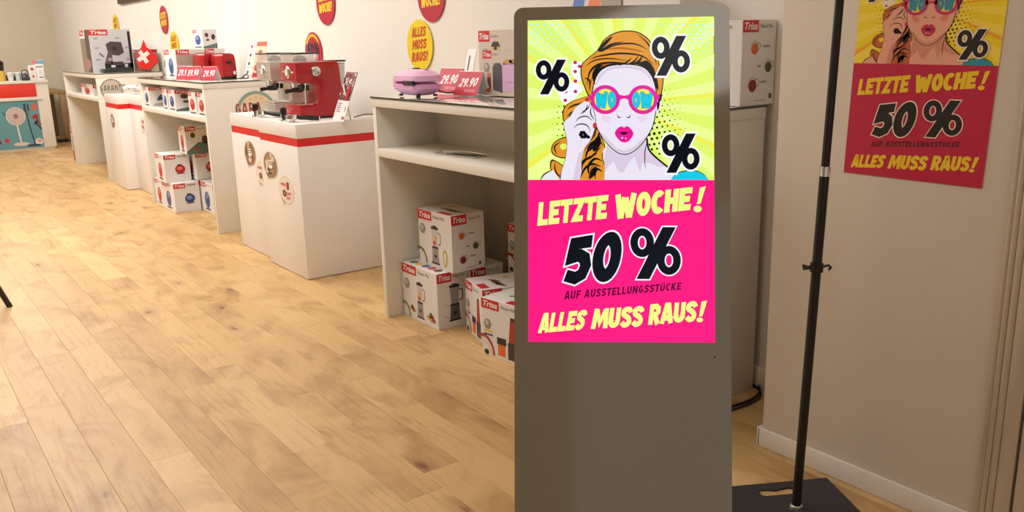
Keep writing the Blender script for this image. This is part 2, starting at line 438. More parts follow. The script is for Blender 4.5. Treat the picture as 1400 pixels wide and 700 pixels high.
for n, (_, _, (x, y, i)) in enumerate(cand):
    if n < 290:
        o = bpy.data.objects.new('plank', pm[i]); COL.objects.link(o); o.parent = floor; o.location = (x, y, 0)
        if n % 2: o.rotation_euler = (0, 0, math.pi)
    else:
        l = lens[i] / 2 - .0005; w = PW / 2 - .0005; rest.box((x - w, y - l, -.011), (x + w, y + l, 0), M_OAK)
o = rest.build('plank_field', floor); o['kind'] = 'stuff'

m = MB(); m.box((XW, .9, 0), (XW + .1, 16, 3), M_WALL); struct(m.build('wall_right'))
m = MB(); m.box((XP, .975, 0), (XW + .05, 1.69, 3), M_PILLAR, .004); struct(m.build('wall_right_near'))
m = MB(); m.box((-3.6, 15.9, 0), (2.75, 16, 3), M_WALLFAR); struct(m.build('wall_far'))
m = MB(); m.box((-3.6, -2.6, 0), (-3.5, 16, 3), M_WALL); struct(m.build('wall_left'))
m = MB(); m.box((-3.6, -2.6, 3), (2.75, 16, 3.1), M_CEIL); struct(m.build('ceiling'))
m = MB(); m.box((-3.6, -2.6, 0), (-2.2, -2.5, 3), M_WALL); m.box((1.2, -2.6, 0), (2.75, -2.5, 3), M_WALL); m.box((-2.2, -2.6, 2.5), (1.2, -2.5, 3), M_WALL)
struct(m.build('wall_front'))
m = MB(); m.box((2.45, -2.5, 0), (2.75, .80, 3), M_PILLAR); struct(m.build('wall_right_entrance'))
def baseboard(name, a, b):
    m = MB(); m.box(a, b, M_BASE, .004); return struct(m.build(name))
baseboard('baseboard_right', (XW - .013, 1.69, 0), (XW, 15.9, .085))
baseboard('baseboard_right_near', (XP - .013, .983, 0), (XP, 1.70, .066))
m = MB(); m.box((XP - .013, 1.69, 0), (XW - .013, 1.703, .066), M_BASE, .003); struct(m.build('baseboard_right_end'))
baseboard('baseboard_far', (-3.5, 15.887, 0), (2.63, 15.9, .085))
# aluminium frame post of the shop front, several ridges
m = MB()
for y0, y1, dx in ((.968, .980, .0), (.963, .969, -.006), (.949, .964, .010), (.943, .950, .0), (.926, .944, .02), (.920, .927, .012), (.882, .921, .03), (.872, .883, .012), (.80, .873, .035)):
    m.box((XP - .018 - dx, y0, 0), (XP + .12, y1, 2.9), M_ALU if y1 - y0 > .0115 else mat('frame_groove', (96, 84, 70), .5), .002)
tr = struct(m.build('trim_1'))
m = MB(); m.box((2.165, .862, .905), (2.182, .885, 1.02), M_PAPER, .002); m.build('hinge', tr)
m = MB(); m.box((2.16, .862, .945), (2.166, .88, .958), M_DARKGREY, .001); m.build('hinge_gap', tr)

# ------------------------------------------------------------------ counters
CX0, CX1 = 1.955, 2.612
def counter(y0, y1, label, n):
    c = thing('display_counter', label, 'counter', ((CX0 + CX1) / 2, (y0 + y1) / 2, 0), 0, 'white display counters along the right wall')
    hx = (CX1 - CX0) / 2; hy = (y1 - y0) / 2; T = .036
    for s in (-1, 1):
        a, b = sorted((s * hy, s * (hy - T))); m = MB(); m.box((-hx, a + (.003 if s < 0 else 0), 0), (hx, b - (.003 if s > 0 else 0), 1.049), M_LAM, .0015); m.build('side_panel', c)
    m = MB(); m.box((-hx - .003, -hy, 1.049), (hx, hy, 1.088), M_LAM, .0015); m.build('top_panel', c)
    m = MB(); m.box((-hx - .006, -hy - .003, 1.0885), (hx, hy + .003, 1.0965), M_GLASS, .0005)
    m.box((-hx - .0065, -hy - .0035, 1.0885), (-hx - .0055, hy + .003, 1.0955), M_GEDGE); m.box((-hx - .0065, -hy - .0035, 1.0885), (hx, -hy - .0025, 1.0955), M_GEDGE); m.build('glass_top', c)
    m = MB(); m.box((-hx, -hy + T, .812), (hx - .03, hy - T, .851), M_LAM, .0015); m.build('shelf', c)
    m = MB(); m.box((2.277 - 2.2835, -hy + T, .851), (2.295 - 2.2835, hy - T, 1.049), M_LAMIN); m.build('divider_panel', c)
    m = MB(); m.box((hx - .018, -hy + T, 0), (hx - .001, hy - T, .812), M_LAMIN); m.build('back_panel', c)
    return c
C1 = counter(2.013, 3.79, 'nearest white display counter, with a pink sandwich maker and toaster boxes on top', 1)
C2 = counter(6.335, 8.11, 'middle white display counter, red toasters on top and small boxes on its shelf', 2)
C3 = counter(9.80, 11.55, 'farthest white display counter, carrying the big coffee machine box', 3)

def pedestal(x0, y0, x1, y1, label, H=.905):
    c = thing('display_pedestal', label, 'pedestal', ((x0 + x1) / 2, (y0 + y1) / 2, 0), 0, 'white pedestals with a red stripe')
    hx, hy = (x1 - x0) / 2, (y1 - y0) / 2
    m = MB(); m.box((-hx, -hy, .004), (hx, hy, .779), M_PED, .0015); m.build('body', c)
    m = MB(); m.box((-hx + .003, -hy + .003, .779), (hx - .003, hy - .003, .825), M_RED); m.build('red_stripe', c)
    m = MB(); m.box((-hx, -hy, .825), (hx, hy, H), M_PED, .0015); m.build('top', c)
    return c
P1 = pedestal(1.934, 4.69, 2.53, 5.272, 'nearer large white pedestal with the red espresso machine on it')
P2 = pedestal(1.972, 5.278, 2.56, 5.89, 'large white pedestal with the silver espresso machine, behind the nearer one')
P3 = pedestal(1.944, 8.985, 2.40, 9.49, 'small white pedestal protruding from between the middle and farthest counters')
P4 = pedestal(2.055, 8.40, 2.55, 8.978, 'small white pedestal set back right behind the middle counter')

# speech bubble stickers on the pedestals
def bubble(parent_c, name, label, y, z, ry, rz, style, parent):
    px, py, pz = parent.location
    x = {P1: 1.934, P2: 1.972, P3: 1.944, P4: 2.055}[parent]
    F = Flat()
    pts = [(ry * math.cos(a), rz * math.sin(a)) for a in [2 * math.pi * k / 28 for k in range(28)]]
    F.poly(pts, (222, 205, 190), 0)
    F.poly([(-ry * .72, -rz * .6), (-ry * .55, -rz * 1.22), (-ry * .15, -rz * .93)], (214, 200, 186), 0)
    rnd = random.Random(style)
    if style % 2:
        F.ell(0, 0, ry * .93, rz * .93, (150, 120, 96), 1)
        for k in range(16):
            a = rnd.random() * 6.28; r_ = rnd.random() * .62
            c = rnd.choice([(70, 40, 26), (236, 226, 214), (40, 28, 22), (228, 210, 190), (196, 150, 96), (120, 76, 48), (90, 96, 60)])
            F.ell(ry * r_ * math.cos(a), rz * r_ * math.sin(a), ry * (.12 + .2 * rnd.random()), rz * (.08 + .2 * rnd.random()), c, 2 + k, 10, rnd.random() * 3)
        F.ell(0, -rz * .1, ry * .3, rz * .22, (240, 232, 222), 20); F.ring(0, -rz * .1, ry * .33, rz * .25, ry * .06, (70, 40, 30), 21)
        for k in range(3): F.rect(-ry * .35, rz * (.28 - .17 * k), ry * .35, rz * (.36 - .17 * k), (245, 240, 235), 22)
    else:
        F.ell(0, 0, ry * .95, rz * .95, (232, 220, 208), 1)
        F.text('MEHR', [(-ry * .65, rz * .28), (0, rz * .28), (0, rz * .48), (-ry * .65, rz * .48)], (190, 30, 40), 3)
        F.rect(ry * .1, rz * .1, ry * .42, rz * .62, (60, 40, 36), 2); F.ell(ry * .2, rz * .3, ry * .15, rz * .25, (176, 30, 36), 3)
        F.ell(-ry * .25, -rz * .25, ry * .26, rz * .26, (60, 44, 34), 2); F.ell(-ry * .25, -rz * .22, ry * .15, rz * .14, (150, 110, 78), 3)
        F.text('CAFE', [(-ry * .05, -rz * .35), (ry * .62, -rz * .3), (ry * .62, -rz * .08), (-ry * .05, -rz * .13)], (196, 24, 36), 3)
        F.text('ROT', [(ry * .02, -rz * .66), (ry * .5, -rz * .62), (ry * .5, -rz * .42), (ry * .02, -rz * .44)], (196, 24, 36), 3)
    o = F.build('speech_bubble_sticker', parent, (x - px - .001, y - py, z), (0, -1, 0), (0, 0, 1), .00008)
    if label: o['label'] = label
bubble(0, '', 'brown coffee photo speech bubble sticker', 5.567, .663, .105, .084, 1, P2)
bubble(0, '', 'white and red speech bubble sticker', 5.383, .555, .1, .08, 2, P2)
bubble(0, '', 'brown coffee photo speech bubble sticker', 5.124, .635, .115, .084, 3, P1)
bubble(0, '', 'white and red speech bubble sticker', 4.906, .507, .115, .083, 4, P1)
bubble(0, '', 'dark coffee photo speech bubble sticker', 9.25, .655, .085, .07, 5, P3)
bubble(0, '', 'white and red speech bubble sticker', 8.56, .65, .09, .075, 6, P4)

# round GARANTIE signs on the counter ends
def garantie(y, xc, zc, c, label, bw=False):
    r_ = .11 if bw else .15; K = .7 if bw else 1; px, py, _ = c.location; F = Flat()
    a1, a2, a3 = ((150, 150, 140), (196, 188, 176), (90, 84, 80)) if bw else ((132, 164, 142), (226, 206, 168), (150, 34, 42))
    F.ell(0, 0, r_, r_, a1, 0, 40); F.ell(0, 0, r_ * .85, r_ * .85, a2, 1, 40)
    for k in range(5):
        a = R(40 + 25 * k); F.ell(r_ * .68 * math.cos(a), r_ * .68 * math.sin(a), .008, .008, (232, 170, 80), 2, 5)
    F.text('GARANTIE', [(-.16 * K, -.015 * K), (.2 * K, -.015 * K), (.2 * K, .07 * K), (-.16 * K, .07 * K)], a3, 4, t=.16, outline=(222, 214, 200), ow=.03, gap=.1)
    F.rect(-.06, -.075, .06, -.04, (190, 40, 44), 2)
    o = F.build('garantie_sign', c, (xc - px, y - py - .0015, zc), (1, 0, 0), (0, 0, 1), .0002); o['label'] = label
garantie(6.335, 2.325, .868, C2, 'round green and cream warranty emblem with dark red letters')
garantie(9.80, 2.09, .93, C3, 'round grey warranty emblem', True)

# ------------------------------------------------------------------ cartons
WHITE, REDL = (236, 232, 230), (204, 28, 40)
def veg(F, x, y, s, L):
    for dx, dy, r_, c in ((0, .6, .5, (70, 96, 40)), (.5, .3, .42, (196, 60, 30)), (-.4, .1, .4, (226, 150, 40)), (.9, -.1, .36, (190, 36, 30)), (.2, -.2, .3, (120, 150, 50)), (-.9, .3, .35, (226, 186, 60))):
        F.ell(x + dx * s, y + dy * s, r_ * s, r_ * s * .9, c, L, 10)
def pic_blender(F, x, y, h, dark=False):
    w = h * .22; g = (60, 56, 56) if dark else (96, 92, 92)
    F.poly([(x - w * .75, y), (x + w * .75, y), (x + w * .6, y + h * .42), (x - w * .6, y + h * .42)], (150, 146, 146) if not dark else (96, 92, 94), 2)
    F.rect(x - w * .85, y - h * .01, x + w * .85, y + h * .035, (30, 28, 30), 3); F.ell(x, y + h * .2, w * .24, w * .24, (30, 28, 30), 3, 10)
    F.rect(x - w * .62, y + h * .4, x + w * .62, y + h * .46, (40, 36, 38), 3)
    F.poly([(x - w * .5, y + h * .46), (x + w * .5, y + h * .46), (x + w * .66, y + h * .9), (x - w * .66, y + h * .9)], (206, 196, 190) if not dark else (150, 146, 146), 2)
    if not dark:
        F.ell(x - w * .1, y + h * .55, w * .35, h * .06, (200, 80, 40), 4, 8); F.ell(x + w * .12, y + h * .68, w * .3, h * .07, (232, 170, 60), 4, 8)
    F.rect(x - w * .72, y + h * .9, x + w * .72, y + h * .97, (34, 30, 32), 3); F.rect(x - w * .35, y + h * .97, x + w * .35, y + h, (34, 30, 32), 3)
    F.line([(x + w * .66, y + h * .84), (x + w * 1.15, y + h * .8), (x + w * 1.1, y + h * .55), (x + w * .6, y + h * .52)], w * .14, g, 3)
def pic_medal(F, x, y, s): F.poly([(x + s * math.cos(R(60 * k)), y + s * math.sin(R(60 * k))) for k in range(6)], (140, 138, 134), 2); F.ell(x - s * .2, y + s * .2, s * .5, s * .5, (190, 188, 184), 3, 10)
def pic_jug(F, x, y, s, c): 
    F.ell(x, y, s, s * 1.15, (204, 196, 190), 2, 14); F.ell(x, y - s * .2, s * .86, s * .85, c, 3, 12); F.ring(x + s * .9, y + s * .2, s * .6, s * .6, s * .14, (150, 146, 140), 2, 12)
def lineset(F, x, y, w, s, c=(150, 146, 142), n=1):
    for k in range(n): F.rect(x, y - k * s * 2, x + w * (1 - .2 * (k % 2)), y - k * s * 2 + s, c, 2)
def pic_oval(F, x, y, rx, ry, c, hi):
    F.ell(x, y, rx, ry, c, 2, 16); F.ell(x - rx * .1, y + ry * .2, rx * .6, ry * .45, hi, 3, 12); F.rect(x - rx * .5, y + ry * .8, x + rx * .3, y + ry * 1.1, (50, 46, 50), 3); F.rect(x - rx * .8, y - ry * 1.1, x + rx * .8, y - ry * .9, (90, 80, 84), 2)
def pic_toaster(F, x, y, w, h):
    F.poly([(x, y + h * .06), (x + w * .3, y - h * .02), (x + w * .3, y + h * .8), (x + w * .22, y + h * .9), (x + w * .06, y + h * .88), (x, y + h * .76)], (84, 78, 82), 3)
    F.poly([(x + w * .3, y - h * .0), (x + w * .95, y + h * .12), (x + w * .95, y + h * .82), (x + w * .82, y + h * .95), (x + w * .3, y + h * .84)], (214, 172, 208), 3)
    F.poly([(x + w * .95, y + h * .1), (x + w, y + h * .13), (x + w, y + h * .84), (x + w * .84, y + h * .97), (x + w * .82, y + h * .94), (x + w * .94, y + h * .8)], (50, 46, 52), 4)
    F.poly([(x + w * .32, y + h * .84), (x + w * .76, y + h * .88), (x + w * .74, y + h * .97), (x + w * .36, y + h * .95)], (50, 40, 40), 4)
    F.ell(x + w * .48, y + h * .93, w * .14, h * .07, (206, 150, 86), 5, 10); F.ell(x + w * .62, y + h * .95, w * .11, h * .06, (190, 130, 70), 5, 10)
    F.ell(x + w * .78, y + h * .36, w * .07, h * .06, (236, 230, 236), 5, 12); F.ring(x + w * .78, y + h * .36, w * .09, h * .08, w * .02, (90, 80, 96), 6, 14)
    for k in range(4): F.rect(x + w * (.42 + .07 * k), y + h * .3, x + w * (.45 + .07 * k), y + h * .33, (160, 120, 160), 5)
def pic_arc(F, x, y, s, c):
    F.line(arc(x, y, s, s * 1.2, 0, 115, 8), s * .22, c, 2); F.line(arc(x, y, s * .7, s * .85, 0, 115, 8), s * .1, (220, 200, 190), 2)

def carton(label, loc, size, rz=0, front=None, side=None, top=None, name='appliance_box', group=None, base=M_CARTON, lw=None, lh=None, sidebrand=True, cat='box', title=True, gx=None):
    """loc = centre of the base; front = -X face, side = -Y face"""
    lx, ly, lz = size
    t = thing(name, label, cat, loc, rz, group)
    m = MB(); m.box((-lx / 2, -ly / 2, 0), (lx / 2, ly / 2, lz), base, .0015, 1)
    b = m.build('carton', t)
    m = MB(); m.box((-.0012, -ly / 2 + .004, lz - .0003), (.0012, ly / 2 - .004, lz + .0006), M_CARTON2); m.build('top_flap_seam', t)
    lw_ = lw or ly * .42; lh_ = lh or lz * .17
    def face(fn, o, u, v, w, h, brand, nm):
        if not fn and not brand: return
        if brand:
            F = Flat(); F.rect(0, h - .01, .001, h - .009, REDL, 0); bw = min(w * .46, lw_ if w > lw_ * 1.3 else w * .8); F.rect(0, h - lh_, bw, h - .0015, REDL, 0)
            put_text(F, 'Trisa', bw * .1, h - lh_ * .8, bw * .92, h - lh_ * .2, WHITE, 2)
            if title and w > bw * 1.3: put_text(F, 'Master Mix', bw * 1.12, h - lh_ * .66, min(w * .92, bw * 1.9), h - lh_ * .34, (120, 116, 112), 2, 0, 0)
            F.build('brand_label', t, Vector(o) + Vector(u).cross(Vector(v)) * .0008, u, v, .0002)
        if fn: 
            F = Flat(); fn(F, w, h); 
            if F.v: F.build(nm, t, o, u, v, .0001)
    face(front, (-lx / 2, ly / 2, 0), (0, -1, 0), (0, 0, 1), ly, lz, True, 'front_picture')
    face(side, (-lx / 2, -ly / 2, 0), (1, 0, 0), (0, 0, 1), lx, lz, sidebrand, 'side_picture')
    if top: face(top, (-lx / 2, ly / 2, lz), (0, -1, 0), (1, 0, 0), ly, lx, False, 'top_picture')
    return t

def f_mix(F, w, h):
    pic_medal(F, w * .13, h * .64, w * .09); pic_blender(F, w * .5, h * .08, h * .66); veg(F, w * .8, h * .14, w * .1, 3); veg(F, w * .26, h * .18, w * .07, 3); pic_arc(F, w * .02, h * .02, w * .17, (110, 120, 60))
def f_mix2(F, w, h):
    pic_medal(F, w * .13, h * .66, w * .1); pic_blender(F, w * .5, h * .08, h * .68); pic_arc(F, w * .02, h * .05, w * .2, (96, 110, 50))
    F.poly([(w * .72, h * .3), (w * .8, h * .38), (w * .86, h * .28), (w * .82, h * .08), (w * .74, h * .1)], (186, 176, 60), 3, sm=3); F.poly([(w * .75, h * .28), (w * .8, h * .33), (w * .82, h * .26), (w * .79, h * .12), (w * .76, h * .13)], (226, 222, 214), 4, sm=3)
def s_mix_dark(F, w, h): pic_blender(F, w * .55, h * .12, h * .66, True); F.line(arc(w * .34, h * .5, w * .14, h * .1, 200, 320, 6), w * .012, (120, 124, 70), 2); F.line(arc(w * .34, h * .28, w * .14, h * .1, 200, 320, 6), w * .012, (120, 124, 70), 2)
def s_jugs(F, w, h):
    pic_jug(F, w * .3, h * .64, w * .1, (206, 106, 40)); lineset(F, w * .5, h * .64, w * .2, h * .025)
    pic_jug(F, w * .72, h * .43, w * .1, (70, 84, 44)); lineset(F, w * .42, h * .42, w * .12, h * .025)
    pic_jug(F, w * .32, h * .22, w * .11, (140, 30, 34)); lineset(F, w * .54, h * .24, w * .18, h * .025)
    F.rect(w * .8, h * .07, w * .87, h * .13, (70, 66, 66), 2)
    lineset(F, w * .4, h * .05, w * .3, h * .01)
def f_easy(F, w, h):
    pic_medal(F, w * .14, h * .56, w * .1); F.rect(w * .05, h * .42, w * .26, h * .46, (224, 186, 60), 2); F.rect(w * .05, h * .36, w * .26, h * .395, (64, 84, 120), 2)
    pic_arc(F, w * .02, h * .03, w * .26, (170, 70, 50)); F.ell(w * .1, h * .06, w * .06, h * .05, (60, 34, 26), 3, 10)
    F.rect(w * .62, h * .04, w * .86, h * .34, (60, 56, 56), 2); F.poly([(w * .64, h * .34), (w * .84, h * .34), (w * .8, h * .72), (w * .68, h * .72)], (168, 60, 40), 2); F.rect(w * .69, h * .72, w * .79, h * .78, (40, 36, 36), 3)
    F.rect(w * .38, h * .06, w * .56, h * .26, (226, 110, 50), 2); F.rect(w * .36, h * .26, w * .58, h * .38, (50, 46, 46), 3); F.rect(w * .9, h * .05, w * .99, h * .2, (226, 120, 50), 2)
def t_blades(F, w, h):
    F.rect(w * .55, h * .02, w * .9, h * .2, REDL, 1)
    for k in range(4): F.poly([(w * (.3 + .12 * k), h * .4), (w * (.5 + .13 * k), h * .55), (w * (.56 + .13 * k), h * .5), (w * (.36 + .12 * k), h * .36)], (84, 50, 44), 2)
    F.ell(w * .3, h * .75, w * .1, h * .05, (220, 170, 60), 2, 8)
def t_color(F, w, h):
    for k, c in enumerate([(90, 110, 60), (224, 190, 70), (70, 90, 140), (190, 40, 40), (120, 60, 50)]): F.ell(w * (.15 + .17 * k), h * .25, w * .08, h * .12, c, 2, 10)
G1 = 'blender boxes on the floor under the nearest counter'
def near(nx, ny, lx, ly, rz=0):
    """centre of a box whose near front corner (-X,-Y) is at nx, ny"""
    return nx + lx / 2 * math.cos(rz) - ly / 2 * math.sin(rz), ny + lx / 2 * math.sin(rz) + ly / 2 * math.cos(rz)
x, y = near(2.041, 3.412, .175, .33)
carton('white blender box on the floor under the nearest counter, directly beneath another blender box', (x, y, 0), (.175, .33, .278), 0, f_mix, s_mix_dark, t_color, group=G1)
x, y = near(2.102, 3.372, .19, .285)
carton('white blender box standing on top of another, with pitchers printed on its right side', (x, y, .2785), (.19, .285, .276), R(2), f_mix2, s_jugs, t_blades, group=G1)
carton('white box in the back beside the lower blender box, only its red label end showing', (2.318, 3.545, 0), (.195, .3, .277), 0, f_mix, None, None, group=G1)
x, y = near(2.099, 3.118, .24, .23, R(-14))
carton('grey blender box on the floor, partly hidden behind the frontmost box', (x, y, 0), (.24, .23, .255), R(-14), f_easy, None, t_blades, group=G1)
carton('frontmost blender box under the nearest counter, with orange cups printed on it', (*near(2.065, 2.765, .235, .26, R(8)), 0), (.235, .26, .26), R(8), f_easy, s_jugs, t_blades, group=G1, lw=.11)
carton('stacked box cut off by the screen stand, with a small red label', (2.495, 3.205, .2465), (.18, .26, .24), 0, f_easy, s_jugs, None, group=G1)
carton('plain lower box against the back panel of the nearest counter', (2.495, 3.20, 0), (.18, .28, .246), 0, f_easy, s_jugs, None, group=G1)

# small boxes on the middle counter's shelf
BLUE, BLUEH = (50, 74, 130), (110, 140, 190)
def f_slim(c, hi):
    def f(F, w, h): F.ell(w * .5, h * .45, w * .3, h * .26, c, 2, 12); F.ell(w * .45, h * .55, w * .15, h * .1, hi, 3, 8); F.rect(w * .15, h * .05, w * .85, h * .12, (90, 86, 92), 2)
    return f
def s_iron(c, hi):
    def f(F, w, h): F.poly([(w * .3, h * .3), (w * .75, h * .5), (w * .7, h * .65), (w * .4, h * .6), (w * .28, h * .42)], c, 2, sm=3); F.line([(w * .4, h * .52), (w * .55, h * .62), (w * .68, h * .6)], w * .03, hi, 3); lineset(F, w * .12, h * .12, w * .6, h * .03, (120, 110, 100), 2)
    return f
def s_round(F, w, h):
    F.ell(w * .3, h * .7, w * .13, h * .12, (96, 60, 50), 2, 12); F.ell(w * .75, h * .6, w * .14, h * .15, (60, 40, 40), 2, 12); F.poly([(0, h * .1), (w, h * .28), (w, 0), (0, 0)], (96, 116, 112), 2); F.rect(w * .25, h * .4, w * .45, h * .5, (60, 60, 66), 3)
G2 = 'small boxes on the shelf of the middle counter'
RD, RDH = (176, 36, 40), (226, 110, 96)
for ya, yb, fr, sd, lb in ((7.89, 8.06, f_slim(BLUE, BLUEH), s_iron(BLUE, BLUEH), 'small box with a blue iron on its side, leftmost on the middle counter shelf'),
        (7.345, 7.48, f_slim(BLUE, BLUEH), None, 'slim white box with a blue print, second from left on the middle counter shelf'),
        (7.13, 7.315, f_slim(BLUE, BLUEH), s_round, 'small box with round dark pictures on its side, middle of the counter shelf'),
        (6.60, 6.785, f_slim(RD, RDH), None, 'narrow box with a red appliance, second from right on the middle counter shelf'),
        (6.385, 6.57, f_slim(RD, RDH), None, 'narrow box with a red appliance, at the right end of the middle counter shelf')):
    carton(lb, (1.972 + .12, (ya + yb) / 2, .8515), (.24, yb - ya, .165), 0, fr, sd, None, group=G2, title=False, lw=(yb - ya) * .6)

# floor boxes under the middle counter
G3 = 'appliance boxes on the floor under the middle counter'
def s_app(c, hi):
    def f(F, w, h): pic_oval(F, w * .6, h * .45, w * .2, h * .16, c, hi); lineset(F, w * .55, h * .9, w * .3, h * .03)
    return f
def f_app(c, hi):
    def f(F, w, h): F.ell(w * .5, h * .42, w * .2, h * .28, c, 2, 14); F.ell(w * .5, h * .55, w * .1, h * .1, hi, 3, 10); F.rect(w * .3, h * .08, w * .7, h * .14, (90, 80, 84), 2)
    return f
def s_rounddark(F, w, h):
    F.ell(w * .3, h * .68, w * .1, h * .1, (96, 60, 50), 2, 12); F.ell(w * .78, h * .5, w * .13, h * .15, (80, 44, 40), 2, 12)
    F.poly([(0, h * .1), (w * .5, h * .42), (w, h * .4), (w, 0), (0, 0)], (96, 124, 116), 2, sm=0); F.ell(w * .42, h * .2, w * .1, h * .06, (190, 60, 60), 3, 8)
x, y = near(1.955, 7.42, .21, .34)
carton('box with a blue appliance picture, front left on the floor under the middle counter', (x, y, 0), (.21, .34, .243), 0, f_app(BLUE, BLUEH), s_app(BLUE, BLUEH), None, group=G3)
x, y = near(2.178, 7.11, .2, .32)
carton('box with a blue appliance picture, right on the floor under the middle counter', (x, y, 0), (.2, .32, .25), 0, f_app(BLUE, BLUEH), s_app(BLUE, BLUEH), None, group=G3)
carton('floor box behind the front left one, at the far end under the middle counter', (2.07, 7.91, 0), (.21, .27, .232), 0, f_app(RD, RDH), None, None, group=G3)
x, y = near(1.93, 7.52, .21, .26)
carton('box with a red appliance picture, second layer at the left under the middle counter', (x, y, .2435), (.21, .26, .232), 0, f_app(RD, RDH), s_app(RD, RDH), None, group=G3)
x, y = near(2.165, 7.44, .2, .3)
carton('box with a red appliance picture, second layer beside the left one', (x, y, .2505), (.2, .3, .229), 0, f_app(RD, RDH), s_app(RD, RDH), None, group=G3)
x, y = near(2.165, 7.44, .2, .3)
carton('low box on the floor hidden behind the front row under the middle counter', (x + .006, y + .012, 0), (.2, .3, .249), 0, f_app(RD, RDH), None, None, group=G3)
x, y = near(2.082, 7.36, .2, .2)
carton('topmost box of the pile under the middle counter, with a green wave on its side', (x, y, .4805), (.2, .2, .228), 0, f_app(RD, RDH), s_rounddark, None, group=G3)

# ------------------------------------------------------------------ things on the farthest counter
TOPZ = 1.0975
def s_espresso(F, w, h):
    F.rect(0, 0, w, h, (196, 198, 204), 0); F.rect(w * .93, 0, w, h * .95, (26, 24, 28), 1); F.rect(w * .3, 0, w, h * .2, (26, 24, 28), 1); F.rect(w * .3, 0, w * .95, h * .1, (48, 66, 52), 2)
    F.poly([(w * .38, h * .66), (w * .5, h * .72), (w * .76, h * .7), (w * .8, h * .45), (w * .66, h * .38), (w * .52, h * .4), (w * .4, h * .5)], (70, 62, 68), 3)
    F.poly([(w * .3, h * .2), (w * .42, h * .5), (w * .5, h * .5), (w * .5, h * .2)], (90, 74, 80), 4); F.rect(w * .45, h * .15, w * .75, h * .24, (70, 60, 66), 4)
    F.ell(w * .58, h * .55, w * .06, h * .05, (30, 26, 30), 5, 10); F.ell(w * .44, h * .3, w * .06, h * .04, (160, 150, 156), 6, 10)
    F.line([(w * .2, h * .45), (w * .3, h * .36)], w * .03, (60, 54, 60), 4)
    for a, b in ((.1, .8), (.62, .8), (.1, .58), (.84, .58), (.1, .3), (.84, .3)): lineset(F, w * a, h * b, w * .12, h * .012, (120, 116, 120), 2)
    F.rect(w * .45, h * .11, w * .55, h * .16, (236, 230, 232), 5); F.rect(w * .78, h * .11, w * .86, h * .18, (214, 210, 212), 5)
def f_stripe(F, w, h): F.rect(0, 0, w * .55, h * .8, (140, 126, 106), 1); F.rect(w * .55, 0, w, h, (84, 66, 66), 1); F.ell(w * .5, h * .2, w * .4, h * .14, (170, 120, 110), 2, 10)
x, y = near(2.01, 10.16, .41, .45)
carton('big box printed with a black espresso maker, on the farthest counter', (x, y, TOPZ), (.41, .45, .44), 0, f_stripe, s_espresso, None, name='coffee_machine_box', title=False, lw=.2, lh=.06)
def f_brown(F, w, h): F.rect(0, 0, w, h, (150, 96, 88), 1); F.ell(w * .4, h * .4, w * .25, h * .25, (96, 90, 90), 2)
def s_brown(F, w, h): F.rect(0, 0, w, h, (156, 110, 98), 1); F.rect(0, h * .86, w, h, (150, 40, 44), 2); F.ell(w * .3, h * .45, w * .2, h * .28, (84, 80, 82), 2); F.poly([(w * .5, 0), (w, 0), (w, h * .4)], (206, 186, 160), 2)
carton('low reddish box behind the red flag on the farthest counter', (2.515, 10.02, TOPZ), (.19, .24, .225), 0, f_brown, s_brown, None, sidebrand=False, title=False)
# machine base standing before the box
t = thing('dark_tray', 'low dark tray in front of the big coffee machine box', 'tray', (2.15, 9.96, TOPZ))
m = MB(); m.box((-.1, -.1, 0), (.2, .1, .03), mat('dark_green_glass', (36, 48, 40), .15), .006); m.build('tray', t)
m = MB(); m.box((-.09, -.09, .03), (.19, .09, .04), M_BLACK, .003); m.build('drip_grid', t)
# red flag with white cross
t = thing('red_flag', 'small red flag with a white cross, on a stick on the farthest counter', 'flag', (2.47, 9.83, TOPZ - .0), R(8))
m = MB(); m.tube([(.02, .015, 0), (.0, .01, .29)], .003, M_PAPER); m.lathe([(.03, 0), (.028, .008), (.004, .012)], M_BLACK, (.02, .015, 0), 16); m.build('stick', t)
bm = MB(); cl = [(.0, .325), (.022, .25), (.07, .21), (.075, .19), (.125, .16), (.115, .12), (.12, .09), (.05, .05), (.03, .02), (-.05, .03), (-.09, .06), (-.105, .10), (-.085, .15), (-.08, .2), (-.04, .24)]
bm.prism(cl, .0025, mat('red_cloth', (222, 36, 34), .7), 'y', 0); bm.build('cloth', t)
F = Flat(); F.line([(-.085, .115), (.035, .195)], .042, (240, 236, 232)); F.line([(-.055, .21), (.01, .09)], .042, (240, 236, 232), .6); F.build('white_cross', t, (0, 0, 0), (1, 0, 0), (0, 0, 1), .0006)
# shelf box on counter 3
carton('single box lying on the shelf of the farthest counter', (2.12, 10.55, .8515), (.24, .62, .12), 0, f_app(RD, RDH), lambda F, w, h: (F.rect(w * .1, h * .1, w * .9, h * .7, (206, 200, 196), 1), F.ell(w * .6, h * .4, w * .15, h * .2, (60, 56, 60), 2)), None, title=False, lw=.3, lh=.035)
# tall boxes on the floor left of counter 3
def f_tall(F, w, h): F.rect(0, 0, w, h * .3, (170, 110, 90), 1); F.ell(w * .5, h * .5, w * .18, h * .25, (50, 60, 90), 2); F.ell(w * .4, h * .15, w * .2, h * .1, (190, 60, 50), 2)
carton('tall narrow box standing on the floor at the far end of the counters', (2.12, 11.86, 0), (.22, .24, .44), 0, f_tall, None, None, title=False, lw=.2, lh=.1)
carton('flat box on top of the tall narrow one beyond the farthest counter', (2.12, 11.86, .4408), (.2, .22, .1), 0, None, None, None, title=False, lw=.2, lh=.06)

